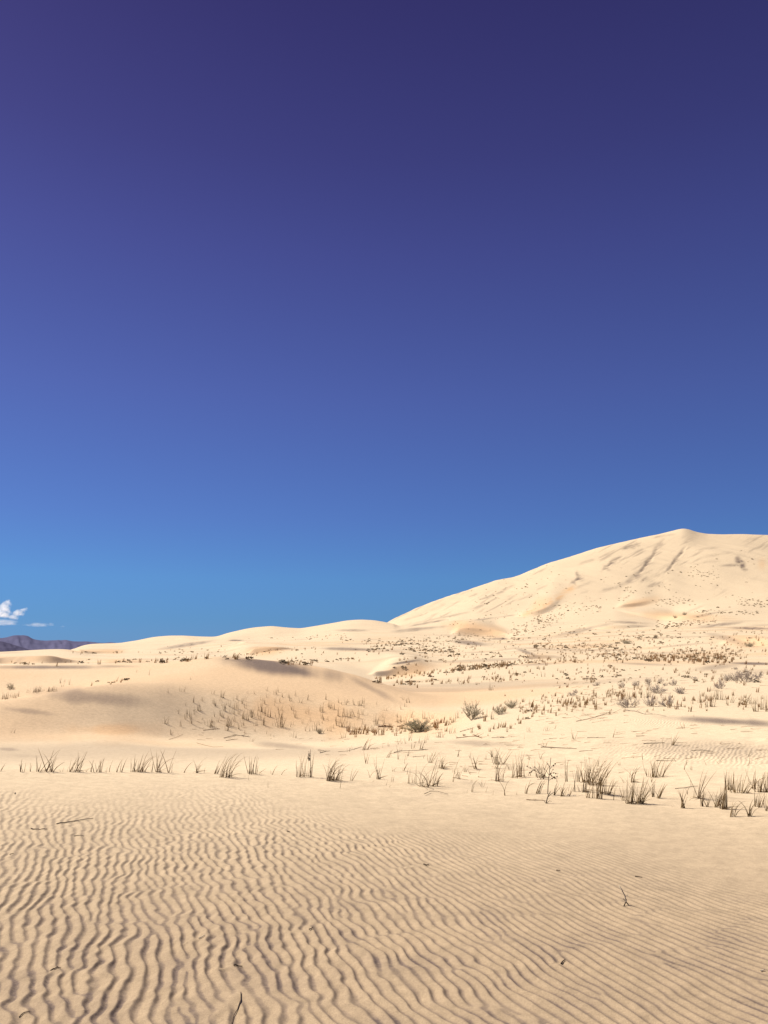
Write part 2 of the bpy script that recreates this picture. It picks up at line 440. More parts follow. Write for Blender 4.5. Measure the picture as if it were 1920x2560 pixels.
def slip(line, slope=0.55, back=6.0):
    """a steep slip face: line of (pixel column, crest row, foot row), built as a step in the ground with a long gentle back"""
    global Zg
    lx, lc, lf = (np.array(q, float) for q in zip(*sorted(line)))
    A = np.array([ray(a, b)[0] for a, b in zip(lx, lf)])
    sm_ = np.maximum.accumulate((Zg - CAM_H) / Dg, axis=0)
    cols = [c for c in range(len(az_side), len(az_side) + NF) if A[0] < az_all[c] < A[-1]]
    df_, gn_, ln_ = [], [], []
    for c in cols:
        a = az_all[c]
        yc, yf, xx = np.interp(a, A, lc), np.interp(a, A, lf), np.interp(a, A, lx)
        tf, tcr = ray(xx, yf)[1], ray(xx, yc)[1]
        r = min(max(1, int(np.searchsorted(sm_[:, c], tf))), NR - 2)
        t0, t1 = sm_[r - 1, c], sm_[r, c]
        df = Dg[r - 1, c] + (Dg[r, c] - Dg[r - 1, c]) * (0.5 if t1 <= t0 else min(1, max(0, (tf - t0) / (t1 - t0))))
        zf = CAM_H + df * tf
        dcr = (zf - slope * df - CAM_H) / (tcr - slope)
        df_.append(df); ln_.append(max(dcr - df, 1e-3))
        gn_.append(max(0.0, CAM_H + dcr * tcr - np.interp(dcr, Dg[:, c], Zg[:, c])))
    # a jump to another dune behind is not followed
    med = np.median(df_)
    df_ = np.clip(df_, med * 0.88, med * 1.12)
    sg = 8.0
    df_, gn_, ln_ = (gauss_smooth(np.array(q), sg) for q in (df_, np.minimum(gn_, slope * np.array(ln_)), ln_))
    n = len(cols)
    taper = sstep(0, 1, np.arange(n) / 9.0) * sstep(0, 1, (n - 1 - np.arange(n)) / (0.4 * n))
    for k, c in enumerate(cols):
        t = Dg[:, c] - df_[k]
        L_ = ln_[k]
        face = sstep(-0.12, 1.12, t / L_) * 0.4 + np.clip(t / L_, 0, 1) * 0.6
        fall = 1 - sstep(0, 1, (t - L_) / (back * L_ + 0.10 * df_[k]))
        Zg[:, c] += (0.62 if med < 420 else 0.5) * gn_[k] * taper[k] * face * fall


for ln_, sl_, bk_ in (
        ([(-60, 1645, 1660), (0, 1633, 1659), (60, 1629, 1659), (110, 1626, 1659), (160, 1626, 1658), (190, 1632, 1656), (215, 1640, 1650), (232, 1646, 1646)], .30, 3),
        ([(170, 1623, 1623), (190, 1622, 1632), (250, 1623, 1634), (320, 1630, 1634), (345, 1633, 1633)], .30, 4),
        ([(215, 1652, 1652), (240, 1648, 1657), (300, 1649, 1657), (360, 1651, 1656), (390, 1654, 1654)], .30, 4),
        ([(606, 1640, 1640), (612, 1615, 1638), (640, 1611, 1634), (690, 1612, 1627), (740, 1616, 1622.5), (770, 1620, 1620)], .30, 4),
        ([(430, 1598, 1598), (450, 1593, 1600), (480, 1594, 1602), (500, 1598, 1600), (510, 1600, 1600)], .30, 4),
        ([(570, 1603, 1603), (590, 1601, 1608), (620, 1602, 1610), (640, 1608, 1608)], .30, 4),
        ([(915, 1698, 1698), (935, 1672, 1698), (960, 1665, 1692), (990, 1657, 1687), (1030, 1654, 1683), (1060, 1660, 1679), (1100, 1666, 1674), (1125, 1670, 1670)], .30, 4),
        ([(1290, 1652, 1652), (1312, 1634, 1650), (1335, 1629, 1648), (1370, 1634, 1646), (1420, 1642, 1644), (1435, 1644, 1644)], .30, 4),
        ([(1120, 1590, 1590), (1136, 1557, 1590), (1170, 1553, 1590), (1210, 1558, 1588), (1250, 1568, 1588), (1290, 1578, 1588), (1320, 1587, 1587)], .30, 4),
        ([(1280, 1538, 1538), (1310, 1530, 1545), (1345, 1516, 1542), (1370, 1506, 1532), (1384, 1492, 1522), (1400, 1482, 1508), (1425, 1472, 1490), (1450, 1462, 1466), (1460, 1458, 1458)], .30, 3),
        ([(1530, 1523, 1523), (1555, 1504, 1521), (1580, 1497, 1520), (1610, 1496, 1512), (1650, 1497, 1502), (1670, 1498, 1498)], .30, 4),
        ([(1535, 1524, 1524), (1570, 1526, 1534), (1620, 1528, 1546), (1670, 1532, 1550), (1720, 1534, 1550), (1760, 1530, 1543), (1800, 1524, 1532), (1850, 1516, 1518), (1870, 1515, 1515)], .30, 4),
        ([(1440, 1572, 1572), (1500, 1556, 1574), (1560, 1554, 1572), (1620, 1556, 1568), (1660, 1562, 1562)], .35, 5),
        ([(1790, 1612, 1612), (1830, 1590, 1612), (1880, 1586, 1614), (1930, 1586, 1618), (2000, 1600, 1620)], .30, 4)):
    slip(ln_, sl_, bk_)
# flanks of the great dune: shallow gullies and wind lines
wg = np.exp(-((Dg - 1020) / 170) ** 2)
Zg = Zg + wg * (1.1 * fbm(Xg / 26 + Yg / 60, Yg / 110 - Xg / 200, 311, 4) + 0.5 * fbm(Xg / 9 + Yg / 20, Yg / 45, 313, 3))
hum = sstep(9.2, 10.6, Dg) * (1 - sstep(17, 26, Dg)) * sstep(-1.2, 0.8, Xg)
hm_n = fbm(Xg / 0.95, Yg / 0.7, 733, 3)
Zg = Zg + 0.075 * np.where(hm_n > 0, hm_n, 0.35 * hm_n) * hum
Zg_smooth = Zg.copy()

# wind ripples in the foreground: a phase field with natural forks
r1 = row_of_knot[index_of['crest']] + 30
Xr, Yr = Xg[:r1], Yg[:r1]
S1 = np.log1p(np.exp(np.clip((Xr - 0.1) * 2.2, -30, 30))) / 2.2
P = 0.93 * Xr + 0.32 * Yr + 0.11 * S1 * (Yr - 4.0)
Q = -0.32 * Xr + 0.93 * Yr
left = 1 - sstep(-0.6, 1.6, Xr)
P = P + 0.05 * vnoise(Xr / 1.4, Yr / 1.6, 3) + (0.008 + 0.018 * left) * vnoise(Xr / 0.22, Yr / 0.22, 5) + (0.003 + 0.011 * left) * vnoise(Xr / 0.10, Yr / 0.08, 8)
k0 = 2 * math.pi / 0.0745
Sre, Sim = np.zeros_like(P), np.zeros_like(P)
for j in range(26):
    kj = k0 * (1 + 0.06 * rng.normal()); mj = k0 * 0.11 * rng.normal(); ph = rng.uniform(0, 2 * math.pi); a = rng.uniform(0.6, 1.2)
    th = kj * P + mj * Q + ph
    Sre += a * np.cos(th); Sim += a * np.sin(th)
phase = np.arctan2(Sim, Sre)
mag = np.sqrt(Sre**2 + Sim**2) / 4.6
prof = np.cos(phase - 0.50 * np.cos(phase))
pxr, pyr = project(Xr, Yr, Zg[:r1])
fade_d = np.interp(pxr, [-600, 0, 640, 960, 1280, 1600, 1920, 2500], [11.4, 11.2, 10.2, 9.0, 8.0, 7.3, 6.9, 6.5])
rip = 1 - sstep(0.66, 1.06, Dg[:r1] / fade_d + 0.10 * vnoise(Xr / 0.9, Yr / 0.9, 21))
ramp_amp = np.clip(mag * 1.5, 0.12, 1.0) * (0.8 + 0.3 * vnoise(Xr / 0.5, Yr / 0.6, 31))
amp = 0.0064 * rip * ramp_amp * (0.92 + 0.2 * left)
Zg[:r1] += amp * prof + 0.0016 * rip * fbm(Xr / 0.06, Yr / 0.06, 44, 2) + 0.012 * vnoise(Xr / 0.8, Yr / 0.9, 61) * sstep(3, 5, Dg[:r1])

# point attributes -----------------------------------------------------------------
mineral = np.zeros_like(Zg); shade_and_tone = np.zeros_like(Zg); coarse_and_vignette = np.zeros_like(Zg); fine = np.zeros_like(Zg)
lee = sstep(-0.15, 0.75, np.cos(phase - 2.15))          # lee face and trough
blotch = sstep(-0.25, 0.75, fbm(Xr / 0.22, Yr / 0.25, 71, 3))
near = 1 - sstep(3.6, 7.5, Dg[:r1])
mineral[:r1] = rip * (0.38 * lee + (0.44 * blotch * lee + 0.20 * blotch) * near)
coarse_and_vignette[:] = 1 - sstep(4.0, 13.5, Dg)  # coarse sand tone, with a vignette's darkening near the camera painted in


def sand_tail(x0, y0, x1, y1, w_, hgt):
    px_, py_ = project(Xr, Yr, Zg_smooth[:r1])
    dx, dy = x1 - x0, y1 - y0
    t = np.clip(((px_ - x0) * dx + (py_ - y0) * dy) / (dx * dx + dy * dy), 0, 1)
    q = np.hypot(px_ - x0 - t * dx, (py_ - y0 - t * dy) * 1.6) / (w_ * (0.35 + 0.65 * t))
    wgt = np.exp(-q * q) * sstep(0, 0.3, t + 0.05)
    Zg[:r1] = Zg[:r1] * (1 - 0.8 * wgt) + (Zg_smooth[:r1] + hgt) * 0.8 * wgt
    mineral[:r1] *= 1 - 0.9 * wgt


for a in ((1005, 2170, 1064, 2164, 7, .004), (700, 2333, 772, 2328, 9, .006), (1370, 2416, 1404, 2411, 8, .006), (540, 2424, 588, 2418, 8, .005), (455, 2360, 500, 2348, 10, .006),
          (520, 2553, 602, 2488, 26, .008), (120, 2436, 132, 2427, 8, .005), (20, 2080, 78, 2076, 7, .004)):
    sand_tail(*a)


def column(px, py):
    a, t = ray(px, py)
    c = int(np.argmin(np.abs(az_all - a)))
    return a, t, c


TANG = (Zg_smooth - CAM_H) / Dg
TMAX = np.maximum.accumulate(TANG, axis=0)


def hit(px, py, dmin=0.0):
    """first point of the ground seen through a photograph pixel"""
    a, t, c = column(px, py)
    col = TMAX[:, c].copy()
    if dmin: col[Dg[:, c] < dmin] = -9
    r = int(np.searchsorted(col, t)) if not dmin else int(np.argmax(col >= t))
    if r <= 0 or r >= NR - 1 or Dg[r, c] > 1400: return None
    t0, t1 = TANG[r - 1, c], TANG[r, c]
    f = 0.5 if t1 <= t0 else min(1, max(0, (t - t0) / (t1 - t0)))
    d = Dg[r - 1, c] + f * (Dg[r, c] - Dg[r - 1, c])
    z = Zg[r - 1, c] + f * (Zg[r, c] - Zg[r - 1, c])
    return d * math.sin(a), d * math.cos(a), z, d


def ground_z(x, y):
    a, d = math.atan2(x, y), math.hypot(x, y)
    c = int(np.argmin(np.abs(az_all - a)))
    r = int(np.clip(np.searchsorted(Dg[:, c], d), 1, NR - 1))
    f = (d - Dg[r - 1, c]) / (Dg[r, c] - Dg[r - 1, c])
    return Zg[r - 1, c] + f * (Zg[r, c] - Zg[r - 1, c])


PXg, PYg = project(Xg, Yg, Zg_smooth)
NOISE_STREAK = 0.7 * fbm(Xg / 30, Yg / 50, 77, 4)
RAG = sstep(-0.35, 0.45, fbm(PXg / 14 - PYg / 40, PYg / 2.2 + PXg / 9, 505, 3))
NOISE_PATCH = fbm(Xg / (Dg * 0.02 + 0.05), Yg / (Dg * 0.05 + 0.05), 123, 3)


def patch(target, px, py, rx, ry, rot, s, soft=1.0):
    hp = hit(px, py)
    if hp is None: return
    d = hp[3]
    ca, sa = math.cos(rot), math.sin(rot)
    u = ((PXg - px) * ca + (PYg - py) * sa) / rx
    v = (-(PXg - px) * sa + (PYg - py) * ca) / ry
    q = np.sqrt(u * u + v * v) + 0.38 * NOISE_PATCH
    wgt = (1 - sstep(0.15, 1.25, q)) * s * (1.0 if target is not mineral or d < 300 else 0.66 + 0.44 * RAG) * ((Dg > d * 0.72) & (Dg < d * 1.4))
    np.maximum(target, wgt, out=target)


def streak(target, x0, y0, x1, y1, w_, s):
    hp = hit((x0 + x1) / 2, (y0 + y1) / 2)
    if hp is None: return
    d = hp[3]
    dx, dy = x1 - x0, y1 - y0
    t = np.clip(((PXg - x0) * dx + (PYg - y0) * dy) / (dx * dx + dy * dy), 0, 1)
    q = np.hypot(PXg - x0 - t * dx, PYg - y0 - t * dy) / (w_ * 1.25) + 0.75 * NOISE_STREAK
    wgt = (1 - sstep(-0.1, 1.15, q)) * s * (0.45 + 0.75 * RAG) * (1 - 0.7 * sstep(0.6, 1.0, np.abs(((PXg - x0) * dx + (PYg - y0) * dy) / (dx * dx + dy * dy) - 0.5) * 2) * (d > 500)) * ((Dg > d * 0.72) & (Dg < d * 1.4))
    np.maximum(target, wgt, out=target)


for a in [(230, 1744, 170, 24, 0.08, .48), (70, 1778, 95, 10, 0.12, .42), (110, 1668, 170, 6, 0, .62), (690, 1668, 165, 22, 0.14, .8), (735, 1675, 95, 18, 0.22, .97), (660, 1657, 120, 10, 0.1, .85), (610, 1653, 80, 8, 0.08, .6),
          (930, 1722, 90, 10, 0.48, .35), (470, 1612, 75, 5, -0.15, .5), (590, 1601, 22, 2.5, 0, .7), (880, 1623, 110, 5, 0.03, .55), (1010, 1656, 40, 3.5, -0.15, .7),
          (885, 1576, 45, 4, 0, .5), (1045, 1573, 75, 5, -0.1, .5), (1180, 1608, 48, 6, 0.1, .55), (1252, 1597, 28, 3.5, 0, .7), (1315, 1630, 45, 6, 0.35, .55),
          (1470, 1572, 110, 6, -0.22, .4), (1565, 1556, 70, 5, 0.05, .5), (1845, 1400, 9, 11, -0.3, .8), (1856, 1414, 8, 9, -0.5, .8), (1828, 1413, 32, 4, -0.05, .4), (1862, 1424, 9, 5, 0, .4), (1885, 1571, 70, 4, 0.02, .7),
          (1800, 1562, 65, 5, -0.12, .45), (1820, 1598, 65, 9, 0.3, .3), (1885, 1659, 75, 4, 0.02, .7), (1790, 1668, 70, 8, -0.1, .35), (1810, 1803, 175, 10, 0.06, .62),
          (1770, 1872, 230, 26, 0.05, .26), (15, 1873, 50, 7, 0.05, .45), (70, 1890, 80, 8, 0.05, .3), (720, 1866, 100, 11, 0.1, .38), (1190, 1858, 90, 8, 0.05, .3),
          (285, 1666, 60, 4, 0, .35), (1100, 1545, 80, 3, -0.2, .3), (1600, 1660, 90, 4, 0.04, .35), (1340, 1661, 70, 4, -0.05, .35)]:
    patch(mineral, *a[:5], min(.97, a[5] * 1.25))
for a in [(1658, 1352, 1636, 1382, 7, .6), (1636, 1382, 1598, 1436, 8, .6), (1709, 1376, 1690, 1398, 5, .75), (1690, 1398, 1666, 1430, 5, .7), (1520, 1414, 1556, 1391, 6, .5),
          (1554, 1372, 1602, 1358, 5, .55), (1445, 1411, 1488, 1398, 4, .4), (1588, 1448, 1545, 1466, 7, .45), (1560, 1462, 1500, 1478, 6, .35), (1400, 1500, 1380, 1520, 3, .3), (1340, 1475, 1370, 1462, 3, .35), (1290, 1502, 1330, 1488, 3, .3), (1195, 1500, 1240, 1486, 3, .35), (1760, 1392, 1830, 1380, 4, .3), (1730, 1410, 1800, 1402, 4, .25), (1740, 1375, 1800, 1368, 3, .25), (1620, 1440, 1600, 1456, 4, .4), (1480, 1455, 1440, 1470, 4, .35), (1642, 1458, 1618, 1468, 4, .5), (1180, 1551, 1300, 1536, 2.5, .65),
          (1020, 1566, 1115, 1549, 3, .55), (1008, 1552, 1062, 1535, 3, .5), (1062, 1535, 1070, 1530, 3, .6), (1255, 1476, 1285, 1464, 3, .4), (1238, 1486, 1262, 1478, 3, .4),
          (1440, 1428, 1448, 1444, 4, .4), (1448, 1444, 1425, 1458, 3, .35), (1450, 1484, 1470, 1478, 3, .5), (1170, 1493, 1195, 1484, 3, .3), (1610, 1372, 1655, 1355, 3, .4),
          (1630, 1345, 1690, 1334, 3, .35), (1850, 1400, 1862, 1412, 5, .7), (1700, 1540, 1760, 1512, 3, .3)]:
    streak(mineral, *a)
for a in [(720, 1868, 110, 14, 0.1, 1), (1760, 1885, 260, 34, 0.05, 1), (1640, 1806, 130, 12, 0.05, 1), (40, 1885, 120, 20, 0, .5), (250, 1760, 260, 26, 0.05, .35), (1200, 1862, 160, 12, 0, .5)]:
    patch(fine, *a)
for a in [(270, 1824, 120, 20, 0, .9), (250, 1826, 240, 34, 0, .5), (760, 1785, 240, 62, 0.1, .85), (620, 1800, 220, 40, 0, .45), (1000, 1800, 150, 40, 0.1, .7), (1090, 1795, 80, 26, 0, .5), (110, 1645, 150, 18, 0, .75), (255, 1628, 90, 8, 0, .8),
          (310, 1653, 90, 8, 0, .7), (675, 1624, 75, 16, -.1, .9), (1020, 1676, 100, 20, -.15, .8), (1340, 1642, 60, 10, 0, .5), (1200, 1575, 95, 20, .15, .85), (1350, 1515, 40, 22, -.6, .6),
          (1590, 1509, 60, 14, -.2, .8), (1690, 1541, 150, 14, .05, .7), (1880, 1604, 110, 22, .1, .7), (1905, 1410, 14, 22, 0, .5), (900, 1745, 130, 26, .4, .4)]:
    patch(shade_and_tone, *a)  # shade of faces turned from the sun, painted in as orange patches
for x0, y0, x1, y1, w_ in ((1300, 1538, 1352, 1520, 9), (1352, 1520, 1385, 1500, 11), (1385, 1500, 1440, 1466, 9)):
    streak(shade_and_tone, x0, y0, x1, y1, w_, .9)  # same painted shade along the long slanting face

var = fbm(Xg / 17 + Yg / 60, Yg / 11, 611, 4)
mid_w = sstep(13, 24, Dg) * (1 - sstep(350, 700, Dg))
np.maximum(mineral, 0.30 * sstep(0.12, 0.62, var) * mid_w, out=mineral)
np.maximum(shade_and_tone, 0.55 * sstep(0.0, 0.6, fbm(Xg / 29, Yg / 16, 617, 4)) * sstep(13, 24, Dg) * (1 - sstep(300, 600, Dg)), out=shade_and_tone)

# wind-combed streaks of dark grains on the flank of the great dune
su, sv = (PXg * 0.88 - PYg * 0.47) / 42, (PXg * 0.47 + PYg * 0.88) / 4.6
comb = 0.42 * sstep(0.10, 0.62, fbm(su, sv, 811, 3)) * sstep(-0.2, 0.35, fbm(PXg / 90, PYg / 60, 813, 2)) * sstep(780, 860, Dg) * (1 - sstep(1250, 1300, Dg))
np.maximum(mineral, comb, out=mineral)


def groove(pts, w_, depth):
    """a wind groove down the face: fades out at both ends, frayed on its left side"""
    seg_l = [math.hypot(b[0] - a[0], b[1] - a[1]) for a, b in zip(pts[:-1], pts[1:])]
    tot, run = sum(seg_l), 0.0
    best = np.full(Zg.shape, 99.0); along = np.zeros(Zg.shape); side = np.zeros(Zg.shape)
    for (x0, y0), (x1, y1), ls in zip(pts[:-1], pts[1:], seg_l):
        dx, dy = x1 - x0, y1 - y0
        t = np.clip(((PXg - x0) * dx + (PYg - y0) * dy) / (ls * ls), 0, 1)
        q = np.hypot(PXg - x0 - t * dx, PYg - y0 - t * dy)
        nearer = q < best
        along = np.where(nearer, (run + t * ls) / tot, along)
        side = np.where(nearer, (PXg - x0) * dy - (PYg - y0) * dx, side)
        best = np.minimum(best, q); run += ls
    far_ = ((Dg > 780) & (Dg < 1300))
    end = np.clip(np.sin(np.pi * np.clip(along, 0.02, 0.98)), 0, 1) ** 0.6
    wv = w_ * (0.35 + 0.75 * end) * (0.8 + 0.5 * vnoise(along * 9, along * 0 + w_, 901))
    q = np.maximum(0, best + 2.0 * NOISE_STREAK) / wv
    Zg[:] -= depth * np.exp(-q * q) * end * far_
    fray = np.maximum(0, best + 2.0 * NOISE_STREAK) / (wv * np.where(side > 0, 1.9, 0.8))
    np.maximum(mineral, 0.78 * np.exp(-fray * fray) * end * (0.25 + 0.85 * RAG) * far_, out=mineral)


groove([(1662, 1348), (1644, 1366), (1636, 1384), (1620, 1404), (1606, 1424), (1590, 1440), (1566, 1456)], 6, 1.6)
groove([(1714, 1366), (1706, 1380), (1694, 1393), (1684, 1406), (1675, 1420), (1660, 1434)], 4, 1.6)
groove([(1560, 1389), (1530, 1405), (1505, 1428)], 5, 1.2)
groove([(1444, 1425), (1449, 1444), (1425, 1460)], 4, 0.9)
groove([(1606, 1356), (1556, 1373)], 3.5, 0.8)

# normals of the whole sheet so that the pieces meet without a seam
P3 = np.stack([Xg, Yg, Zg], -1)
dr = np.gradient(P3, axis=0); dc = np.gradient(P3, axis=1)
NRM = np.cross(dc, dr); NRM /= np.linalg.norm(NRM, axis=-1, keepdims=True)
NRM = np.where(NRM[..., 2:3] < 0, -NRM, NRM)


def sheet(name, ra, rb, label):
    n = rb - ra + 1
    co = P3[ra:rb + 1].reshape(-1, 3)
    i = np.arange((n - 1) * (NC - 1))
    r, c = i // (NC - 1), i % (NC - 1)
    a = r * NC + c
    quads = np.stack([a, a + 1, a + NC + 1, a + NC], 1)
    # close the circle behind the camera
    rr = np.arange(n - 1)
    back = np.stack([rr * NC + NC - 1, rr * NC, (rr + 1) * NC, (rr + 1) * NC + NC - 1], 1)
    quads = np.concatenate([quads, back])
    me = bpy.data.meshes.new(name)
    me.vertices.add(len(co)); me.vertices.foreach_set('co', co.ravel())
    me.loops.add(quads.size); me.loops.foreach_set('vertex_index', quads.ravel().astype(np.int32))
    me.polygons.add(len(quads)); me.polygons.foreach_set('loop_start', np.arange(0, quads.size, 4, dtype=np.int32))
    me.update(calc_edges=True)
    me.polygons.foreach_set('use_smooth', np.ones(len(quads), dtype=bool))
    for an, arr in (('mineral', mineral), ('coarse_and_vignette', coarse_and_vignette), ('fine', fine), ('shade_and_tone', shade_and_tone)):
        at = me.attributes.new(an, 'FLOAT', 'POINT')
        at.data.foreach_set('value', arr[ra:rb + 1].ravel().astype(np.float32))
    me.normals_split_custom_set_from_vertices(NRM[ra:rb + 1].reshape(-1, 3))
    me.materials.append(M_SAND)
    o = link(bpy.data.objects.new(name, me))
    tag(o, label, kind='structure')
    return o


K = lambda nm: row_of_knot[index_of[nm]]
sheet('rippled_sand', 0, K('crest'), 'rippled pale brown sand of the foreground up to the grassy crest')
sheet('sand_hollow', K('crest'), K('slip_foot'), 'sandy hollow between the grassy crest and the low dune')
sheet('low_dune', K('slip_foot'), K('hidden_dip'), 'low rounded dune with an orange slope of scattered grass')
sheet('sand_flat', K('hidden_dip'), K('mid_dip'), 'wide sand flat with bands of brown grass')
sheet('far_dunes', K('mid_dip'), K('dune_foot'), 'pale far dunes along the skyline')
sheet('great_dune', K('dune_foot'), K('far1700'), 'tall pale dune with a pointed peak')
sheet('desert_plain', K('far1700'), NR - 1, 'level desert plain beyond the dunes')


# ------------------------------------------------------------------ mountains
def mountain(name, outline, dist, depth, seed, label, mat):
    A, T = zip(*[ray(px, py) for px, py in outline])
    n, mrows = 220, 40
    az = np.linspace(A[0], A[-1], n)
    top = CAM_H + dist * np.interp(az, A, T)
    top = gauss_smooth(top, 1.0)
    base = -40.0
    v, f = [], []
    for j in range(mrows):
        t = j / (mrows - 1) * 2 - 1                                     # front foot .. crest .. back foot
        d = dist + t * depth
        x, y = d * np.sin(az), d * np.cos(az)
        prof_ = (1 - abs(t)) ** 0.85
        gul = 1 - 0.17 * np.abs(fbm(az * 95 + 0.5 * t, np.full(n, t * 1.4), seed, 4)) * 2 * (abs(t) > 0.02) * min(1, abs(t) * 5)
        z = base + (top - base) * prof_ * gul
        v.append(np.stack([x, y, z], 1))
    v = np.concatenate(v)
    for j in range(mrows - 1):
        for i in range(n - 1):
            a = j * n + i
            f.append((a, a + 1, a + n + 1, a + n))
    me = mesh_from(name, v, f, mat)
    o = link(bpy.data.objects.new(name, me))
    tag(o, label, kind='structure')


def rock_material(name, c0, c1):
    m_, nt, b = new_mat(name)
    N, L = nt.nodes, nt.links
    g = N.new('ShaderNodeNewGeometry')
    n = N.new('ShaderNodeTexNoise'); n.inputs['Scale'].default_value = 0.006; n.inputs['Detail'].default_value = 8
    L.new(g.outputs['Position'], n.inputs['Vector'])
    mx = N.new('ShaderNodeMix'); mx.data_type = 'RGBA'
    mx.inputs[6].default_value = (*c0, 1); mx.inputs[7].default_value = (*c1, 1)
    L.new(n.outputs['Fac'], mx.inputs[0]); L.new(mx.outputs[2], b.inputs['Base Color'])
    b.inputs['Roughness'].default_value = 1.0; b.inputs['Specular IOR Level'].default_value = 0
    return m_


M_ROCK = rock_material('haze_tinted_rock', (0.075, 0.075, 0.135), (0.125, 0.122, 0.20))  # distance haze is painted into the rock colour as a blue tint
M_ROCK2 = rock_material('dark_haze_tinted_rock', (0.05, 0.048, 0.085), (0.092, 0.086, 0.14))  # nearer spur, haze tint painted into its darker rock as well
mountain('mountain', [(-420, 1612), (-250, 1597), (-120, 1600), (-40, 1593), (0, 1594), (15, 1593), (27, 1588), (48, 1586), (68, 1587), (77, 1593), (87, 1598), (116, 1600.5), (145, 1599), (166, 1598),
                      (183, 1602), (217, 1602.5), (241, 1605), (263, 1605.5), (273, 1604), (285, 1605), (294, 1607.5), (320, 1612), (380, 1622), (460, 1640)], 11000, 1900, 3,
         'purple brown desert mountain with a flat topped rise far off', M_ROCK)
mountain('mountain', [(-500, 1606), (-300, 1596), (-100, 1600), (0, 1601), (15, 1604.5), (36, 1611.5), (60, 1619), (75, 1624), (110, 1640)], 8200, 1300, 9,
         'darker nearer mountain spur sloping down at the left edge', M_ROCK2)


# ------------------------------------------------------------------ clouds (real volumes of droplets)
def cloud_material(name, density, scale, thresh, seed):
    m_ = bpy.data.materials.new(name); m_.use_nodes = True
    nt = m_.node_tree; N, L = nt.nodes, nt.links
    for n in list(N): N.remove(n)
    o_ = N.new('ShaderNodeOutputMaterial'); pv = N.new('ShaderNodeVolumePrincipled')
    pv.inputs['Color'].default_value = (0.98, 0.98, 0.98, 1); pv.inputs['Anisotropy'].default_value = 0.2
    tc_ = N.new('ShaderNodeTexCoord')
    no = N.new('ShaderNodeTexNoise'); no.noise_dimensions = '4D'; no.inputs['W'].default_value = seed
    no.inputs['Scale'].default_value = scale; no.inputs['Detail'].default_value = 5; no.inputs['Roughness'].default_value = 0.6
    L.new(tc_.outputs['Object'], no.inputs['Vector'])
    ln = N.new('ShaderNodeVectorMath'); ln.operation = 'LENGTH'
    L.new(tc_.outputs['Object'], ln.inputs[0])
    mr = N.new('ShaderNodeMapRange'); mr.inputs['From Min'].default_value = 0.1; mr.inputs['From Max'].default_value = 1.0
    mr.inputs['To Min'].default_value = 0.0; mr.inputs['To Max'].default_value = 0.5
    L.new(ln.outputs['Value'], mr.inputs['Value'])
    sb = N.new('ShaderNodeMath'); sb.operation = 'SUBTRACT'
    L.new(no.outputs['Fac'], sb.inputs[0]); L.new(mr.outputs[0], sb.inputs[1])
    m2 = N.new('ShaderNodeMapRange'); m2.inputs['From Min'].default_value = thresh; m2.inputs['From Max'].default_value = thresh + 0.06
    m2.inputs['To Max'].default_value = density
    L.new(sb.outputs[0], m2.inputs['Value'])
    L.new(m2.outputs[0], pv.inputs['Density'])
    L.new(pv.outputs[0], o_.inputs['Volume'])
    return m_


def ico(name, mat, sub=2):
    bm = bmesh.new(); bmesh.ops.create_icosphere(bm, subdivisions=sub, radius=1)
    me = bpy.data.meshes.new(name); bm.to_mesh(me); bm.free()
    me.materials.append(mat)
    return me


def cloud(lumps, mat, label, dist=15000):
    """lumps: pixel centre and half sizes; the first one carries the thing, the others are its puffs"""
    root = None
    for k, (px, py, rx, ry) in enumerate(lumps):
        a, t = ray(px, py)
        o = bpy.data.objects.new('cloud' if k == 0 else 'puff', ico('cloud', mat))
        loc = Vector((dist * math.sin(a), dist * math.cos(a), CAM_H + dist * t))
        s_ = (rx / F * dist, (rx + ry) / 2 / F * dist, ry / F * dist)
        if root is None:
            root = link(o); o.location = loc; o.scale = s_
            tag(o, label, 'cloud')
        else:
            link(o, root)
            o.matrix_parent_inverse = Matrix.Identity(4)
            o.location = Vector(((loc.x - root.location.x) / root.scale.x, (loc.y - root.location.y) / root.scale.y, (loc.z - root.location.z) / root.scale.z))
            o.scale = (s_[0] / root.scale.x, s_[1] / root.scale.y, s_[2] / root.scale.z)
    return root


cm = cloud_material('cumulus', 0.0042, 2.6, 0.27, 1.0)
cw = cloud_material('thin_cloud', 0.0012, 2.6, 0.30, 4.0)
cloud([(12, 1516, 22, 24), (-2, 1532, 34, 22), (46, 1531, 24, 15), (34, 1542, 20, 13), (-40, 1522, 40, 26), (62, 1523, 12, 7), (18, 1504, 11, 9), (16, 1536, 18, 16)], cm, 'small white cumulus cloud low over the purple mountains')
cloud([(10, 1556, 70, 14), (95, 1562, 52, 9), (-60, 1555, 70, 14), (128, 1561, 16, 8)], cw, 'thin flat streak of cloud under the white cumulus', 16000)
cloud([(157, 1566, 12, 4)], cw, 'tiny wisp of cloud at the right end of the cloud streak', 16000)


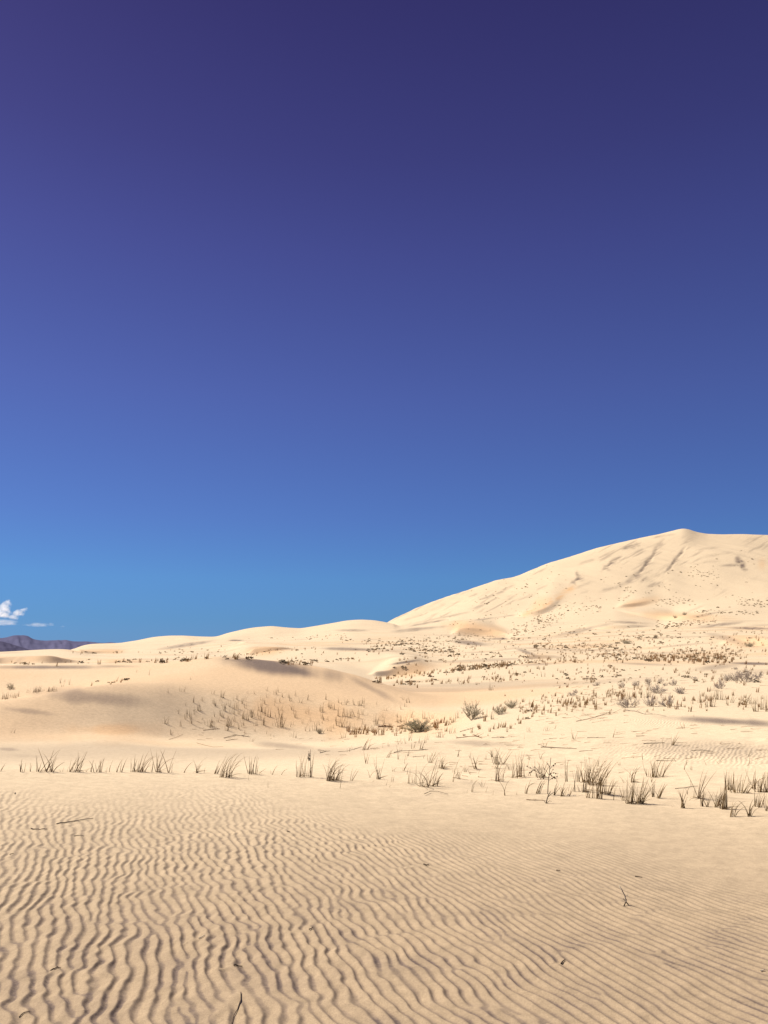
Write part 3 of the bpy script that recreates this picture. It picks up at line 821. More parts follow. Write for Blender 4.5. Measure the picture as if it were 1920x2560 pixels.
# ------------------------------------------------------------------ grass blades
def blade_mesh(name, mat, wid, bend, side=0.0, kink=None, sides=3, rings=6):
    """unit long blade growing up, bending to +X"""
    v, f = [], []
    x = y = z = 0.0
    ang = 0.0
    for i in range(rings):
        t = i / rings
        w_ = wid * (1 - t * 0.8) * 0.5
        for k in range(sides):
            p = 2 * math.pi * k / sides + 0.4
            v.append((x + w_ * math.cos(p) * math.cos(ang), y + w_ * math.sin(p), z - w_ * math.cos(p) * math.sin(ang)))
        ang = bend * ((t + 1 / rings) ** 1.4)
        if kink and t > kink[0]: ang += kink[1]
        x += math.sin(ang) / rings; z += math.cos(ang) / rings; y += side * t / rings
    v.append((x, y, z)); tip = len(v) - 1
    for i in range(rings - 1):
        for k in range(sides):
            a = i * sides + k; b = i * sides + (k + 1) % sides
            f.append((a, b, b + sides, a + sides))
    for k in range(sides):
        f.append(((rings - 1) * sides + k, (rings - 1) * sides + (k + 1) % sides, tip))
    return mesh_from(name, v, f, mat)


BLADES = {}
for mi, mat in enumerate(M_BLADE):
    for wi, wid in enumerate((0.0115, 0.021, 0.036, 0.058)):
        for bi, (bd, sd, kk) in enumerate(((0.06, 0.02, None), (0.25, -0.04, None), (0.55, 0.05, None), (1.05, 0.03, None), (1.6, -0.05, None), (0.15, 0.03, (0.55, 0.9)))):
            BLADES[mi, wi, bi] = blade_mesh('blade', mat, wid, bd, sd, kk)
RUST_BLADE = [blade_mesh('blade', M_RUST, 0.03, b_, 0.05) for b_ in (0.1, 0.5, 1.1)]
SEED_HEAD = None


def blade_matrix(x, y, yaw, lean, scale, z=0.0):
    return Matrix.Translation((x, y, z)) @ Euler((0, lean, yaw), 'XYZ').to_matrix().to_4x4() @ Matrix.Scale(scale, 4)


def pick_blade(hm, style, mi, rust=False, dist=10):
    if rust and R.random() < 0.75:
        return R.choice(RUST_BLADE)
    w_ = (0.0042 + 0.00040 * dist) / hm * R.uniform(0.75, 1.25)
    wi = 0 if w_ < 0.016 else (1 if w_ < 0.029 else (2 if w_ < 0.046 else 3))
    bi = {'up': (0, 0, 1, 1, 2), 'fan': (0, 1, 1, 2, 2), 'v': (0, 0, 1), 'lean': (0, 1, 1, 2), 'arc': (2, 3, 3, 4, 1), 'bent': (5, 2, 3), 'hook': (0, 0, 1, 1, 5)}[style]
    return BLADES[mi, wi, R.choice(bi)]


LOOSE = ([], [], [])
LOOSE_MATS = M_BLADE + [M_RUST]


def tuft(px, py, hpx, n, style='up', wpx=None, rust=0, mi=None, label='', group=None, dmin=0, name='grass_tuft', cat='grass tuft', straw=0.2, loose=False):
    hp = hit(px, py, dmin)
    if hp is None: return None
    x, y, z, d = hp
    hm = hpx / F * d * 1.02
    wm = (wpx * 1.25 if wpx is not None else max(3.0, n * 1.8)) / F * d / 2
    if not loose:
        root = link(bpy.data.objects.new(name, None))
        root.location = (x, y, z - 0.006)
        root.empty_display_size = 0.1
        tag(root, label, cat, group)
    n = n if n < 4 or loose else int(n * (1.4 if d < 16 else 1.1))
    for k in range(n):
        u = 0 if n == 1 else R.uniform(-1, 1)
        bx, by = wm * u, wm * 0.7 * R.uniform(-1, 1)
        hh = hm * (1.0 if k == 0 else R.uniform(0.42, 1.06))
        m_i = mi if mi is not None else (0 if R.random() < 0.55 else 1)
        if R.random() < straw: m_i = 2
        yaw = R.uniform(-0.9, 0.9)
        if style == 'up': lean = R.gauss(0.05, 0.10)
        elif style == 'fan': lean = 0.12 + 0.42 * u + R.gauss(0, 0.1); yaw = R.uniform(-0.5, 0.5)
        elif style == 'v': lean = (0.30 if k % 2 else -0.20) + R.gauss(0, 0.08); yaw = R.uniform(-0.4, 0.4)
        elif style == 'lean': lean = 0.30 + R.gauss(0, 0.12); yaw = R.uniform(-0.4, 0.4)
        elif style == 'arc': lean = 0.10 + R.gauss(0, 0.12); yaw = R.uniform(-0.7, 0.7)
        elif style == 'hook': lean = R.gauss(-0.06, 0.12); yaw = R.uniform(-0.5, 0.5)
        else: lean = R.gauss(0.1, 0.25); yaw = R.uniform(-3.1, 3.1)
        if R.random() < 0.10: yaw += math.pi; lean = abs(lean) * 0.7
        bme = pick_blade(hh, style, m_i, rust, d)
        mx_ = blade_matrix(bx, by, yaw, lean, hh / max(0.35, math.cos(lean)))
        if loose:
            i0 = len(LOOSE[0])
            mi_ = LOOSE_MATS.index(bme.materials[0])
            LOOSE[0].extend(tuple(mx_ @ q.co + Vector((x, y, z - 0.006))) for q in bme.vertices)
            for pl in bme.polygons:
                LOOSE[1].append(tuple(i0 + q for q in pl.vertices)); LOOSE[2].append(mi_)
            continue
        b = link(bpy.data.objects.new('blade', bme), root)
        b.matrix_local = mx_
    if hm > 0.28 and n >= 6 and not loose:
        # dead leaves lying round the foot of the tuft
        nb = 3 + n // 4
        for k in range(nb):
            b = link(bpy.data.objects.new('dead_leaf', pick_blade(hm * 0.5, 'arc', 2 if R.random() < 0.35 else 0, rust)), root)
            b.matrix_local = blade_matrix(R.uniform(-wm, wm), R.uniform(-wm, wm) * 0.6, R.uniform(-1.0, 1.0) if R.random() < 0.8 else R.uniform(2, 4), R.uniform(0.8, 1.45), hm * R.uniform(0.25, 0.55), 0.012)
    return None if loose else root


ORD = ['leftmost', 'second', 'third', 'fourth', 'fifth', 'sixth', 'seventh', 'eighth', 'ninth', 'tenth', 'eleventh', 'twelfth', 'thirteenth', 'fourteenth', 'fifteenth', 'sixteenth',
       'seventeenth', 'eighteenth', 'nineteenth', 'twentieth', 'twenty-first', 'twenty-second', 'twenty-third', 'twenty-fourth', 'twenty-fifth', 'twenty-sixth', 'twenty-seventh',
       'twenty-eighth', 'twenty-ninth', 'thirtieth', 'thirty-first', 'thirty-second', 'thirty-third', 'thirty-fourth', 'thirty-fifth', 'thirty-sixth', 'thirty-seventh', 'thirty-eighth', 'thirty-ninth', 'fortieth']


def describe(n, style, rust):
    form = {'up': 'upright', 'fan': 'fanned', 'v': 'V-shaped', 'lean': 'leaning', 'arc': 'arching', 'bent': 'bent', 'hook': 'hooked'}[style]
    kind = 'rusty' if rust else 'dry'
    if n == 1: return 'single %s dry grass blade' % form
    return '%s %s %s grass %s' % ('sparse' if n <= 3 else ('dense' if n >= 9 else 'small'), form, kind, 'clump' if n >= 9 else 'tuft')


PENDING = []


def plant_row(items, place, group, **kw):
    """items: (px, py, height px, blades, style[, width px[, rust]]); labels count from the left of the row"""
    items = sorted(items)
    for i, it in enumerate(items):
        px, py, hpx, n, st = it[:5]
        if group == G2: hpx, n = hpx * 1.22, n + 1
        w_ = it[5] if len(it) > 5 else None
        ru = it[6] if len(it) > 6 else 0
        lab = '%s, %s %s' % (describe(n, st, ru), ORD[i] + (' from left' if i else ''), place)
        PENDING.append((hpx * (0.6 + 0.4 * min(1, n / 6)), (px, py, hpx, n, st, w_, ru, lab, group)))


def plant_pending():
    """the 300 largest tufts are things of their own, the smallest ones join into one mass"""
    PENDING.sort(key=lambda q: -q[0])
    for k, (_, (px, py, hpx, n, st, w_, ru, lab, group)) in enumerate(PENDING):
        tuft(px, py, hpx, n, st, w_, ru, label=lab, group=group, loose=k >= 300)
    if LOOSE[0]:
        me = mesh_from('small_grass', LOOSE[0], LOOSE[1])
        for mt in LOOSE_MATS: me.materials.append(mt)
        me.polygons.foreach_set('material_index', LOOSE[2])
        tag(link(bpy.data.objects.new('small_grass', me)), 'tiny wisps of dry grass between the larger tufts', kind='stuff')


G1 = 'grass tufts along the near sand crest'
G2 = 'small grass tufts on the slope of the low dune'
plant_row([(2, 1929, 18, 3, 'lean'), (52, 1930, 30, 4, 'bent'), (61, 1930, 22, 1, 'up'), (77, 1930, 22, 2, 'hook'), (94, 1930, 38, 4, 'v'), (112, 1930, 52, 7, 'lean', 22), (132, 1930, 34, 4, 'lean'),
           (152, 1930, 12, 4, 'arc'), (168, 1930, 14, 1, 'up'), (178, 1930, 34, 4, 'lean', 8), (192, 1930, 48, 6, 'lean', 12), (214, 1930, 18, 3, 'arc'), (227, 1931, 32, 3, 'up'), (238, 1931, 36, 3, 'lean'),
           (247, 1931, 30, 3, 'up'), (253, 1931, 34, 3, 'up'), (264, 1931, 14, 3, 'bent'), (273, 1931, 31, 2, 'up'), (293, 1931, 33, 3, 'up'), (302, 1931, 36, 3, 'lean')],
          'in the left crest row', G1)
plant_row([(330, 1931, 34, 4, 'up', 10), (342, 1931, 46, 5, 'up', 12), (355, 1931, 49, 7, 'lean', 10, 1), (380, 1932, 27, 3, 'up'), (396, 1932, 58, 8, 'v', 10, 1), (420, 1933, 57, 3, 'lean', 4),
           (429, 1933, 22, 1, 'up'), (460, 1933, 29, 2, 'lean'), (492, 1934, 46, 5, 'arc', 5), (510, 1934, 15, 2, 'up'), (540, 1936, 36, 6, 'lean', 8), (563, 1945, 70, 15, 'arc', 22),
           (635, 1937, 46, 10, 'up', 26), (679, 1938, 25, 3, 'lean'), (703, 1939, 23, 2, 'arc'), (622, 1952, 14, 1, 'up'), (670, 1970, 17, 1, 'up')],
          'of the crest before the feathery stalk', G1)
plant_row([(745, 1944, 44, 5, 'up', 10), (762, 1944, 56, 9, 'up', 26), (820, 1953, 64, 8, 'arc', 8), (835, 1952, 66, 14, 'arc', 24), (878, 1952, 34, 3, 'lean'), (850, 1971, 56, 1, 'lean'), (915, 1909, 34, 5, 'v', 5),
           (924, 1945, 30, 2, 'arc'), (946, 1949, 58, 7, 'v', 9), (933, 1955, 8, 3, 'bent'), (1018, 1958, 36, 3, 'up', 12), (1035, 1958, 46, 3, 'up', 8), (1060, 1969, 60, 7, 'arc', 20),
           (1076, 1968, 62, 6, 'lean', 12), (1093, 1967, 36, 4, 'arc', 8), (1076, 1907, 33, 6, 'fan', 7), (1103, 1921, 38, 8, 'arc', 14), (1132, 1957, 62, 2, 'arc'), (1147, 1950, 32, 4, 'v')],
          'in the middle belt', G1)
plant_row([(1175, 1896, 16, 3, 'bent'), (1189, 1922, 32, 5, 'v', 6), (1246, 1911, 42, 13, 'fan', 20), (1249, 1955, 50, 11, 'up', 16, 1), (1285, 1945, 60, 6, 'up', 12), (1301, 1942, 62, 9, 'up', 16),
           (1322, 1940, 16, 5, 'bent', 10), (1352, 1944, 42, 12, 'fan', 18), (1417, 1954, 56, 4, 'up', 6), (1181, 1981, 36, 3, 'arc'), (1214, 1982, 17, 1, 'lean'), (1230, 1990, 13, 2, 'hook'),
           (1262, 1991, 46, 2, 'arc'), (1289, 1989, 11, 4, 'arc'), (1314, 1986, 42, 4, 'arc', 5), (1345, 1986, 36, 5, 'lean', 8)],
          'left of the podded stalk', G1)
plant_row([(1386, 1989, 42, 5, 'lean', 6), (1403, 1992, 40, 9, 'lean', 12), (1422, 1992, 26, 2, 'lean'), (1435, 1980, 62, 3, 'up', 6), (1449, 1954, 40, 6, 'up', 12), (1461, 1982, 72, 7, 'up', 8),
           (1473, 1956, 62, 14, 'fan', 22), (1487, 1963, 66, 16, 'fan', 24), (1471, 1996, 36, 5, 'v', 8), (1484, 1996, 34, 4, 'up'), (1499, 1998, 46, 10, 'up', 12), (1509, 1985, 76, 9, 'up', 12),
           (1523, 1987, 38, 5, 'lean', 6), (1533, 2001, 42, 2, 'up')],
          'in the thicket right of the podded stalk', G1)
plant_row([(1559, 2001, 36, 4, 'v', 6), (1574, 2009, 60, 12, 'up', 14), (1598, 2008, 62, 13, 'lean', 12), (1579, 1956, 46, 7, 'arc', 10), (1562, 1957, 20, 3, 'bent'), (1640, 1943, 44, 18, 'fan', 30),
           (1628, 1956, 22, 3, 'lean'), (1633, 1992, 40, 5, 'up', 6), (1647, 1995, 38, 6, 'lean', 6), (1708, 2018, 44, 9, 'v', 8), (1736, 1993, 22, 2, 'up'), (1745, 1995, 72, 5, 'lean', 3),
           (1755, 2014, 37, 4, 'up'), (1759, 1998, 32, 3, 'up'), (1770, 2015, 33, 4, 'lean'), (1679, 2014, 8, 4, 'arc')],
          'of the right belt before its gap', G1)
plant_row([(1788, 2016, 42, 5, 'lean', 8), (1797, 2014, 46, 7, 'lean', 8), (1809, 2021, 62, 13, 'up', 12), (1820, 1975, 44, 6, 'up', 8), (1829, 1975, 36, 4, 'up'), (1845, 1982, 48, 15, 'fan', 26),
           (1831, 2040, 46, 8, 'arc', 10), (1872, 2040, 42, 7, 'arc', 8), (1882, 1973, 46, 8, 'up', 12), (1901, 1980, 50, 11, 'fan', 16), (1917, 1981, 44, 8, 'up', 8), (1891, 2015, 42, 5, 'up', 6),
           (1897, 2017, 36, 5, 'lean', 8), (1908, 2014, 30, 4, 'up', 6), (1917, 2026, 32, 5, 'lean', 6)],
          'at the right belt end', G1)

G2 = 'small grass tufts on the slope of the low dune'
plant_row([(421, 1732, 9, 2, 'hook'), (453, 1729, 11, 2, 'hook'), (460, 1729, 11, 2, 'hook'), (475, 1700, 7, 2, 'v'), (532, 1735, 10, 3, 'bent'), (555, 1744, 15, 6, 'up'), (508, 1753, 11, 4, 'bent'),
           (540, 1765, 12, 3, 'hook'), (554, 1764, 8, 2, 'bent'), (573, 1767, 14, 3, 'hook'), (586, 1773, 16, 4, 'hook'), (604, 1759, 12, 3, 'hook'), (498, 1777, 19, 5, 'v'), (486, 1780, 6, 4, 'bent'),
           (549, 1788, 13, 2, 'hook'), (578, 1782, 10, 3, 'hook'), (587, 1785, 11, 3, 'hook'), (598, 1785, 12, 4, 'hook'), (472, 1793, 19, 3, 'hook'), (467, 1785, 11, 3, 'hook'), (462, 1798, 11, 3, 'hook'),
           (479, 1809, 27, 3, 'hook'), (414, 1809, 15, 5, 'v'), (452, 1816, 13, 3, 'hook'), (445, 1778, 7, 2, 'bent'), (431, 1838, 13, 4, 'v')],
          'on the left low dune slope', G2)
plant_row([(619, 1734, 7, 2, 'hook'), (638, 1736, 9, 3, 'hook'), (667, 1727, 10, 2, 'hook'), (689, 1736, 14, 4, 'hook'), (694, 1730, 11, 3, 'hook'), (703, 1742, 9, 4, 'hook'), (667, 1744, 9, 2, 'hook'),
           (656, 1752, 9, 3, 'hook'), (687, 1756, 10, 2, 'hook'), (701, 1756, 10, 2, 'hook'), (721, 1744, 10, 2, 'hook'), (739, 1740, 12, 3, 'hook'), (751, 1758, 11, 5, 'v'), (769, 1750, 13, 2, 'hook'),
           (648, 1777, 17, 3, 'hook'), (657, 1780, 23, 4, 'hook'), (661, 1787, 24, 3, 'hook'), (672, 1792, 17, 4, 'hook'), (696, 1775, 10, 2, 'hook'), (703, 1776, 11, 2, 'hook'), (730, 1775, 13, 4, 'hook'),
           (739, 1794, 15, 4, 'hook')],
          'high on the middle dune slope', G2)
plant_row([(607, 1797, 20, 4, 'up'), (616, 1801, 23, 5, 'up'), (626, 1794, 17, 4, 'hook'), (634, 1792, 19, 3, 'hook'), (649, 1799, 21, 3, 'hook'), (657, 1813, 15, 3, 'hook'), (662, 1813, 27, 4, 'hook'),
           (699, 1818, 38, 6, 'up'), (708, 1818, 29, 5, 'up'), (726, 1818, 7, 2, 'hook'), (763, 1828, 13, 2, 'hook'), (775, 1828, 10, 2, 'hook'), (566, 1826, 21, 5, 'up'), (571, 1816, 21, 5, 'up'),
           (580, 1816, 19, 5, 'up', None, 1), (598, 1823, 15, 3, 'hook'), (525, 1818, 19, 5, 'up'), (515, 1812, 10, 2, 'hook'), (531, 1818, 15, 4, 'up'), (611, 1833, 10, 4, 'bent'), (628, 1854, 11, 7, 'v', None, 1),
           (638, 1829, 9, 2, 'hook'), (666, 1835, 9, 1, 'up'), (678, 1840, 6, 2, 'hook'), (683, 1842, 8, 2, 'hook'), (727, 1842, 7, 2, 'hook'), (737, 1845, 15, 4, 'hook')],
          'at the low dune foot', G2)
plant_row([(815, 1749, 15, 2, 'hook'), (864, 1762, 14, 3, 'hook'), (900, 1764, 13, 8, 'fan', 10), (825, 1772, 17, 4, 'hook'), (833, 1774, 14, 3, 'hook'), (806, 1779, 21, 6, 'hook'), (806, 1796, 16, 3, 'hook'),
           (812, 1801, 14, 3, 'hook'), (819, 1801, 10, 2, 'hook'), (847, 1791, 21, 3, 'hook'), (859, 1791, 19, 4, 'hook'), (873, 1793, 19, 5, 'hook'), (881, 1790, 17, 5, 'hook'), (896, 1785, 11, 2, 'hook'),
           (844, 1814, 17, 3, 'hook'), (798, 1813, 11, 2, 'hook'), (852, 1817, 26, 5, 'up'), (864, 1817, 19, 4, 'up'), (871, 1827, 22, 6, 'up'), (886, 1831, 19, 5, 'up'), (786, 1826, 20, 5, 'up'),
           (800, 1833, 12, 9, 'fan', 12), (820, 1827, 11, 2, 'hook'), (827, 1828, 13, 2, 'hook'), (834, 1820, 9, 3, 'hook'), (858, 1845, 15, 5, 'up'), (845, 1757, 10, 3, 'hook'), (872, 1757, 9, 3, 'bent')],
          'on the orange right dune slope', G2)
plant_row([(938, 1813, 24, 3, 'hook'), (946, 1811, 15, 3, 'up'), (926, 1827, 15, 5, 'v', None, 1), (936, 1839, 19, 4, 'up'), (987, 1829, 15, 5, 'up', None, 1), (996, 1807, 17, 4, 'hook'), (1002, 1804, 13, 3, 'up'),
           (1013, 1813, 23, 4, 'up'), (1019, 1813, 17, 3, 'up'), (1029, 1793, 15, 4, 'v'), (1011, 1750, 9, 4, 'bent'), (1020, 1757, 13, 5, 'bent'), (1013, 1767, 9, 3, 'hook'), (1003, 1774, 12, 2, 'hook'),
           (1060, 1798, 19, 5, 'up'), (1065, 1808, 15, 4, 'up'), (1078, 1798, 15, 4, 'v'), (1091, 1825, 19, 4, 'up'), (1102, 1844, 20, 10, 'v', 16, 1), (1114, 1814, 13, 3, 'up'), (1123, 1813, 12, 3, 'up'),
           (1134, 1805, 15, 3, 'up'), (1143, 1796, 19, 4, 'hook'), (1127, 1834, 15, 4, 'up'), (1137, 1832, 11, 3, 'v')],
          'around the grey-green bush', G2)
plant_row([(912, 1875, 31, 9, 'lean', 12, 1), (871, 1879, 10, 3, 'up'), (956, 1870, 9, 1, 'up'), (972, 1866, 11, 2, 'up'), (1003, 1860, 15, 10, 'v', 22, 1), (1025, 1852, 20, 4, 'up'), (1030, 1872, 15, 2, 'up'),
           (1037, 1870, 14, 1, 'up'), (1053, 1873, 23, 3, 'lean'), (1050, 1858, 15, 3, 'up'), (1061, 1858, 15, 3, 'up'), (1070, 1850, 14, 1, 'up'), (999, 1878, 13, 6, 'v', 10)],
          'along the little ridge behind the belt', G2)

G3 = 'grass tufts on the sand flat'
plant_row([(1203, 1793, 22, 4, 'up'), (1217, 1789, 20, 2, 'up'), (1231, 1798, 22, 7, 'up'), (1311, 1781, 18, 9, 'up', 14, 1), (1328, 1774, 15, 8, 'up', 12, 1), (1350, 1756, 14, 5, 'bent', 10), (1361, 1753, 16, 4, 'up'),
           (1381, 1746, 13, 3, 'v'), (1402, 1768, 17, 8, 'v', 12, 1), (1404, 1751, 10, 5, 'bent'), (1227, 1726, 18, 7, 'up', 10), (1306, 1692, 12, 4, 'up'), (1286, 1689, 14, 5, 'up', 8), (1358, 1692, 15, 5, 'up', 8),
           (1152, 1711, 13, 4, 'up'), (1159, 1710, 11, 4, 'up'), (1227, 1704, 8, 4, 'bent'), (1269, 1830, 14, 5, 'up', 6), (1320, 1830, 14, 5, 'v', 12), (1367, 1827, 14, 6, 'bent', 14), (1388, 1822, 13, 2, 'lean'),
           (1311, 1848, 11, 1, 'up'), (1433, 1849, 28, 4, 'v'), (1362, 1869, 22, 2, 'bent'), (1235, 1824, 16, 3, 'up'), (1298, 1800, 15, 2, 'hook')],
          'on the pale flat by the bushes', G3)
plant_row([(1487, 1763, 13, 3, 'v'), (1499, 1773, 13, 7, 'bent', 14, 1), (1524, 1734, 15, 7, 'up', 10), (1526, 1756, 16, 8, 'up', 12, 1), (1551, 1751, 20, 9, 'up', 14, 1), (1571, 1748, 19, 8, 'up', 12), (1585, 1746, 20, 7, 'up', 10),
           (1600, 1745, 21, 4, 'up'), (1616, 1744, 23, 9, 'up', 9), (1623, 1742, 18, 6, 'up'), (1681, 1863, 34, 7, 'fan', 5), (1532, 1844, 24, 2, 'lean'), (1708, 1821, 16, 4, 'v'), (1657, 1859, 16, 2, 'lean'), (1640, 1748, 9, 5, 'lean')],
          'above the three ashen bushes', G3)
plant_row([(1730, 1760, 17, 6, 'up', 8), (1748, 1757, 28, 6, 'up', 9), (1763, 1753, 23, 4, 'up'), (1776, 1767, 32, 12, 'up', 14), (1788, 1748, 24, 6, 'up'), (1796, 1749, 24, 9, 'up', 10), (1808, 1750, 23, 4, 'up'),
           (1815, 1761, 22, 3, 'up'), (1831, 1757, 23, 5, 'lean'), (1862, 1762, 27, 6, 'lean', 6), (1879, 1759, 22, 6, 'up'), (1887, 1760, 16, 6, 'lean'), (1892, 1779, 29, 9, 'up', 10), (1911, 1774, 34, 16, 'up', 18),
           (1764, 1769, 13, 5, 'up'), (1735, 1793, 10, 1, 'up')],
          'under the long bush row', G3)
LB = []
for k in range(18): LB.append((R.uniform(-4, 48), R.uniform(1739, 1751) - 0.0, R.uniform(9, 17), R.randint(3, 6), 'up', 5, 1))
plant_row([(a, 1752 - a * 0.16 - R.uniform(0, 5), c, d_, e, f_, g_) for a, b_, c, d_, e, f_, g_ in LB], 'of the rusty patch by the left edge', 'rusty grass behind the left shoulder')
LB = []
for k in range(22):
    a = R.uniform(66, 134)
    LB.append((a, 1737 - (a - 66) * 0.10 - R.uniform(0, 6), R.uniform(8, 16), R.randint(3, 6), 'up', 5, 1))
plant_row(LB, 'of the rusty patch beyond the shoulder', 'rusty grass behind the left shoulder')
plant_row([(36, 1832, 8, 2, 'lean'), (27, 1832, 9, 1, 'lean'), (139, 1729, 10, 4, 'v'), (149, 1708, 10, 2, 'up'), (155, 1717, 9, 2, 'bent'), (173, 1712, 13, 1, 'up'), (161, 1706, 7, 2, 'up'),
           (293, 1698, 8, 1, 'up'), (372, 1688, 13, 1, 'up'), (343, 1681, 6, 2, 'lean')], 'scattered on the bare left slopes', G2)


for k in range(85):
    t = R.random()
    PENDING.append((0.1, (470 + 560 * t + R.gauss(0, 14), 1740 + 74 * R.random() ** 0.8 + 16 * t, R.uniform(9, 19), R.randint(2, 4), 'hook', None, R.random() < .15, '', '')))
for k in range(70):
    PENDING.append((0.1, (R.uniform(960, 1900), R.uniform(1890, 1985), R.uniform(8, 24), R.randint(1, 4), R.choice(('lean', 'arc', 'bent', 'up')), None, 0, '', '')))
plant_pending()


# ------------------------------------------------------------------ shrubs
def add_twig(v, f, p0, p1, w0, w1, sides=3):
    a, b = Vector(p0), Vector(p1)
    t = (b - a).normalized()
    s_ = t.orthogonal().normalized(); u = t.cross(s_)
    i0 = len(v)
    for p, w_ in ((a, w0), (b, w1)):
        for k in range(sides):
            q = 2 * math.pi * k / sides
            v.append(tuple(p + (s_ * math.cos(q) + u * math.sin(q)) * w_))
    for k in range(sides):
        f.append((i0 + k, i0 + (k + 1) % sides, i0 + sides + (k + 1) % sides, i0 + sides + k))


def shrub_meshes(seed, nbr, leafy, mat_leaf):
    """unit shrub: half width 1, height about 1"""
    r = random.Random(seed)
    v, f, lv, lf = [], [], [], []

    def leaf(p, s_):
        d1 = Vector((r.uniform(-1, 1), r.uniform(-1, 1), r.uniform(-0.3, 1))).normalized()
        d2 = d1.orthogonal().normalized()
        if r.random() < 0.5: d2 = d1.cross(d2)
        i0 = len(lv)
        for q in (p - d2 * s_ * 0.32, p + d1 * s_ * 0.5 - d2 * 0.0 + d2 * s_ * 0.32, p + d1 * s_):
            lv.append(tuple(q))
        lf.append((i0, i0 + 1, i0 + 2))

    def grow(p, dirn, ln, w_, lvl):
        q = p
        n = 3
        for k in range(n):
            dirn = (dirn + Vector((r.gauss(0, .16), r.gauss(0, .16), r.gauss(0.06, .1)))).normalized()
            q2 = q + dirn * ln / n
            if q2.z < 0.02: q2.z = 0.02
            add_twig(v, f, q, q2, w_ * (1 - k / n * 0.4), w_ * (1 - (k + 1) / n * 0.4))
            if lvl < 2:
                for _ in range(2 if lvl == 0 else 1):
                    nd = (dirn + Vector((r.gauss(0, .6), r.gauss(0, .6), r.gauss(0.15, .4)))).normalized()
                    grow(q2, nd, ln * r.uniform(0.35, 0.6), w_ * 0.6, lvl + 1)
            if lvl >= 1:
                for _ in range(leafy):
                    leaf(q + (q2 - q) * r.random() + Vector((r.gauss(0, .03), r.gauss(0, .03), r.gauss(0, .03))), r.uniform(0.05, 0.12))
            q = q2
    for b in range(nbr):
        a = r.uniform(0, 2 * math.pi)
        e = r.uniform(0.15, 1.35)
        grow(Vector((0.12 * math.cos(a), 0.12 * math.sin(a), 0)), Vector((math.cos(a) * math.cos(e), math.sin(a) * math.cos(e), math.sin(e))), r.uniform(0.75, 1.05), 0.016, 0)
    return mesh_from('branches', v, f, M_BARK), mesh_from('foliage', lv, lf, mat_leaf, smooth=False)


SHRUB_GREY = [shrub_meshes(100 + k, 14, 1, M_SHRUB) for k in range(4)]
SHRUB_GREEN = [shrub_meshes(200, 26, 2, M_SHRUBGREEN)]
SHRUB_TWIGGY = [shrub_meshes(300 + k, 18, 1, M_SHRUBGREEN) for k in range(2)]


def shrub(px, py, wpx, hpx, label, kind='grey', group='grey desert bushes'):
    hp = hit(px, py)
    if hp is None: return
    x, y, z, d = hp
    src = {'grey': SHRUB_GREY, 'green': SHRUB_GREEN, 'twiggy': SHRUB_TWIGGY}[kind]
    br, fo = R.choice(src)
    root = link(bpy.data.objects.new('desert_bush', None))
    root.location = (x, y, z - 0.02); root.rotation_euler = (0, 0, R.uniform(0, 6.28))
    w_ = wpx / F * d / 2; h_ = hpx / F * d
    for me, nm in ((br, 'branches'), (fo, 'foliage')):
        o = link(bpy.data.objects.new(nm, me), root)
        o.scale = (w_, w_, h_)
    tag(root, label, 'bush', group)


shrub(1045, 1830, 64, 23, 'wide grey-green bush at the foot of the orange low dune slope', 'green')
shrub(1178, 1798, 42, 33, 'round twiggy olive bush standing highest among the bushes of the flat', 'twiggy')
shrub(1251, 1785, 30, 17, 'low twiggy bush just right of the round olive bush', 'twiggy')
shrub(1282, 1770, 30, 16, 'spreading grey bush behind the low twiggy bush', 'twiggy')
shrub(1573, 1768, 42, 19, 'first and widest of the three ashen bushes in a line on the flat')
shrub(1626, 1766, 26, 21, 'middle one of the three ashen bushes in a line on the flat')
shrub(1667, 1766, 30, 23, 'roundest ashen bush, third in the line on the flat')
shrub(1801, 1722, 23, 20, 'upright ashen bush just below the long row of bushes')
shrub(1864, 1705, 46, 22, 'large dark grey bush, biggest of the long row far right')
shrub(1842, 1703, 24, 16, 'middle grey bush of the long row far right')
shrub(1822, 1703, 22, 14, 'grey bush at the left end of the long row far right')
shrub(1896, 1693, 20, 11, 'thin small bush trailing off the right end of the long row')
shrub(1638, 1733, 40, 16, 'straggling grey bush behind the dense brown tuft')
shrub(1701, 1734, 24, 13, 'low ashen bush right of the straggling grey bush')
shrub(1620, 1713, 15, 15, 'small upright bush above the straggling grey bush')
shrub(1652, 1708, 12, 10, 'tiny bush right of the small upright bush')
shrub(1664, 1715, 10, 7, 'tiny low bush below another tiny bush on the flat')
shrub(1686, 1714, 18, 11, 'little open bush with gaps on the bare flat')
shrub(1733, 1697, 16, 5, 'flat grey cushion bush alone on the bare flat')
shrub(1556, 1719, 18, 10, 'small grey bush left of the pair on the flat')
shrub(1590, 1715, 22, 10, 'loose low grey bush beside the small upright bush')
shrub(1430, 1740, 20, 9, 'low grey bush on the ridge of litter')
shrub(1439, 1732, 14, 7, 'small dark bush behind the low grey bush on the litter ridge')
shrub(1492, 1715, 16, 8, 'isolated little bush on the pale middle flat')
shrub(1701, 1735, 14, 8, 'small ashen bush half hidden by the low ashen bush')
shrub(1840, 1674, 11, 5, 'tiny dark bush alone above the long row of bushes')
shrub(1687, 1546, 9, 6, 'lower of two round dark bushes on the orange face below the great dune', 'twiggy')
shrub(1711, 1538, 10, 6, 'upper of two round dark bushes on the orange face below the great dune', 'twiggy')
shrub(1878, 1617, 22, 9, 'dark flat bush at the foot of the far right orange slope', 'twiggy')
shrub(1562, 1609, 26, 8, 'long dark bush in the thin flat band, left of two others', 'twiggy')
shrub(25, 1723, 16, 11, 'dark little bush above the rusty grass by the left edge', 'twiggy')
shrub(800, 1834, 15, 11, 'small olive bush among the tufts of the orange slope', 'twiggy')


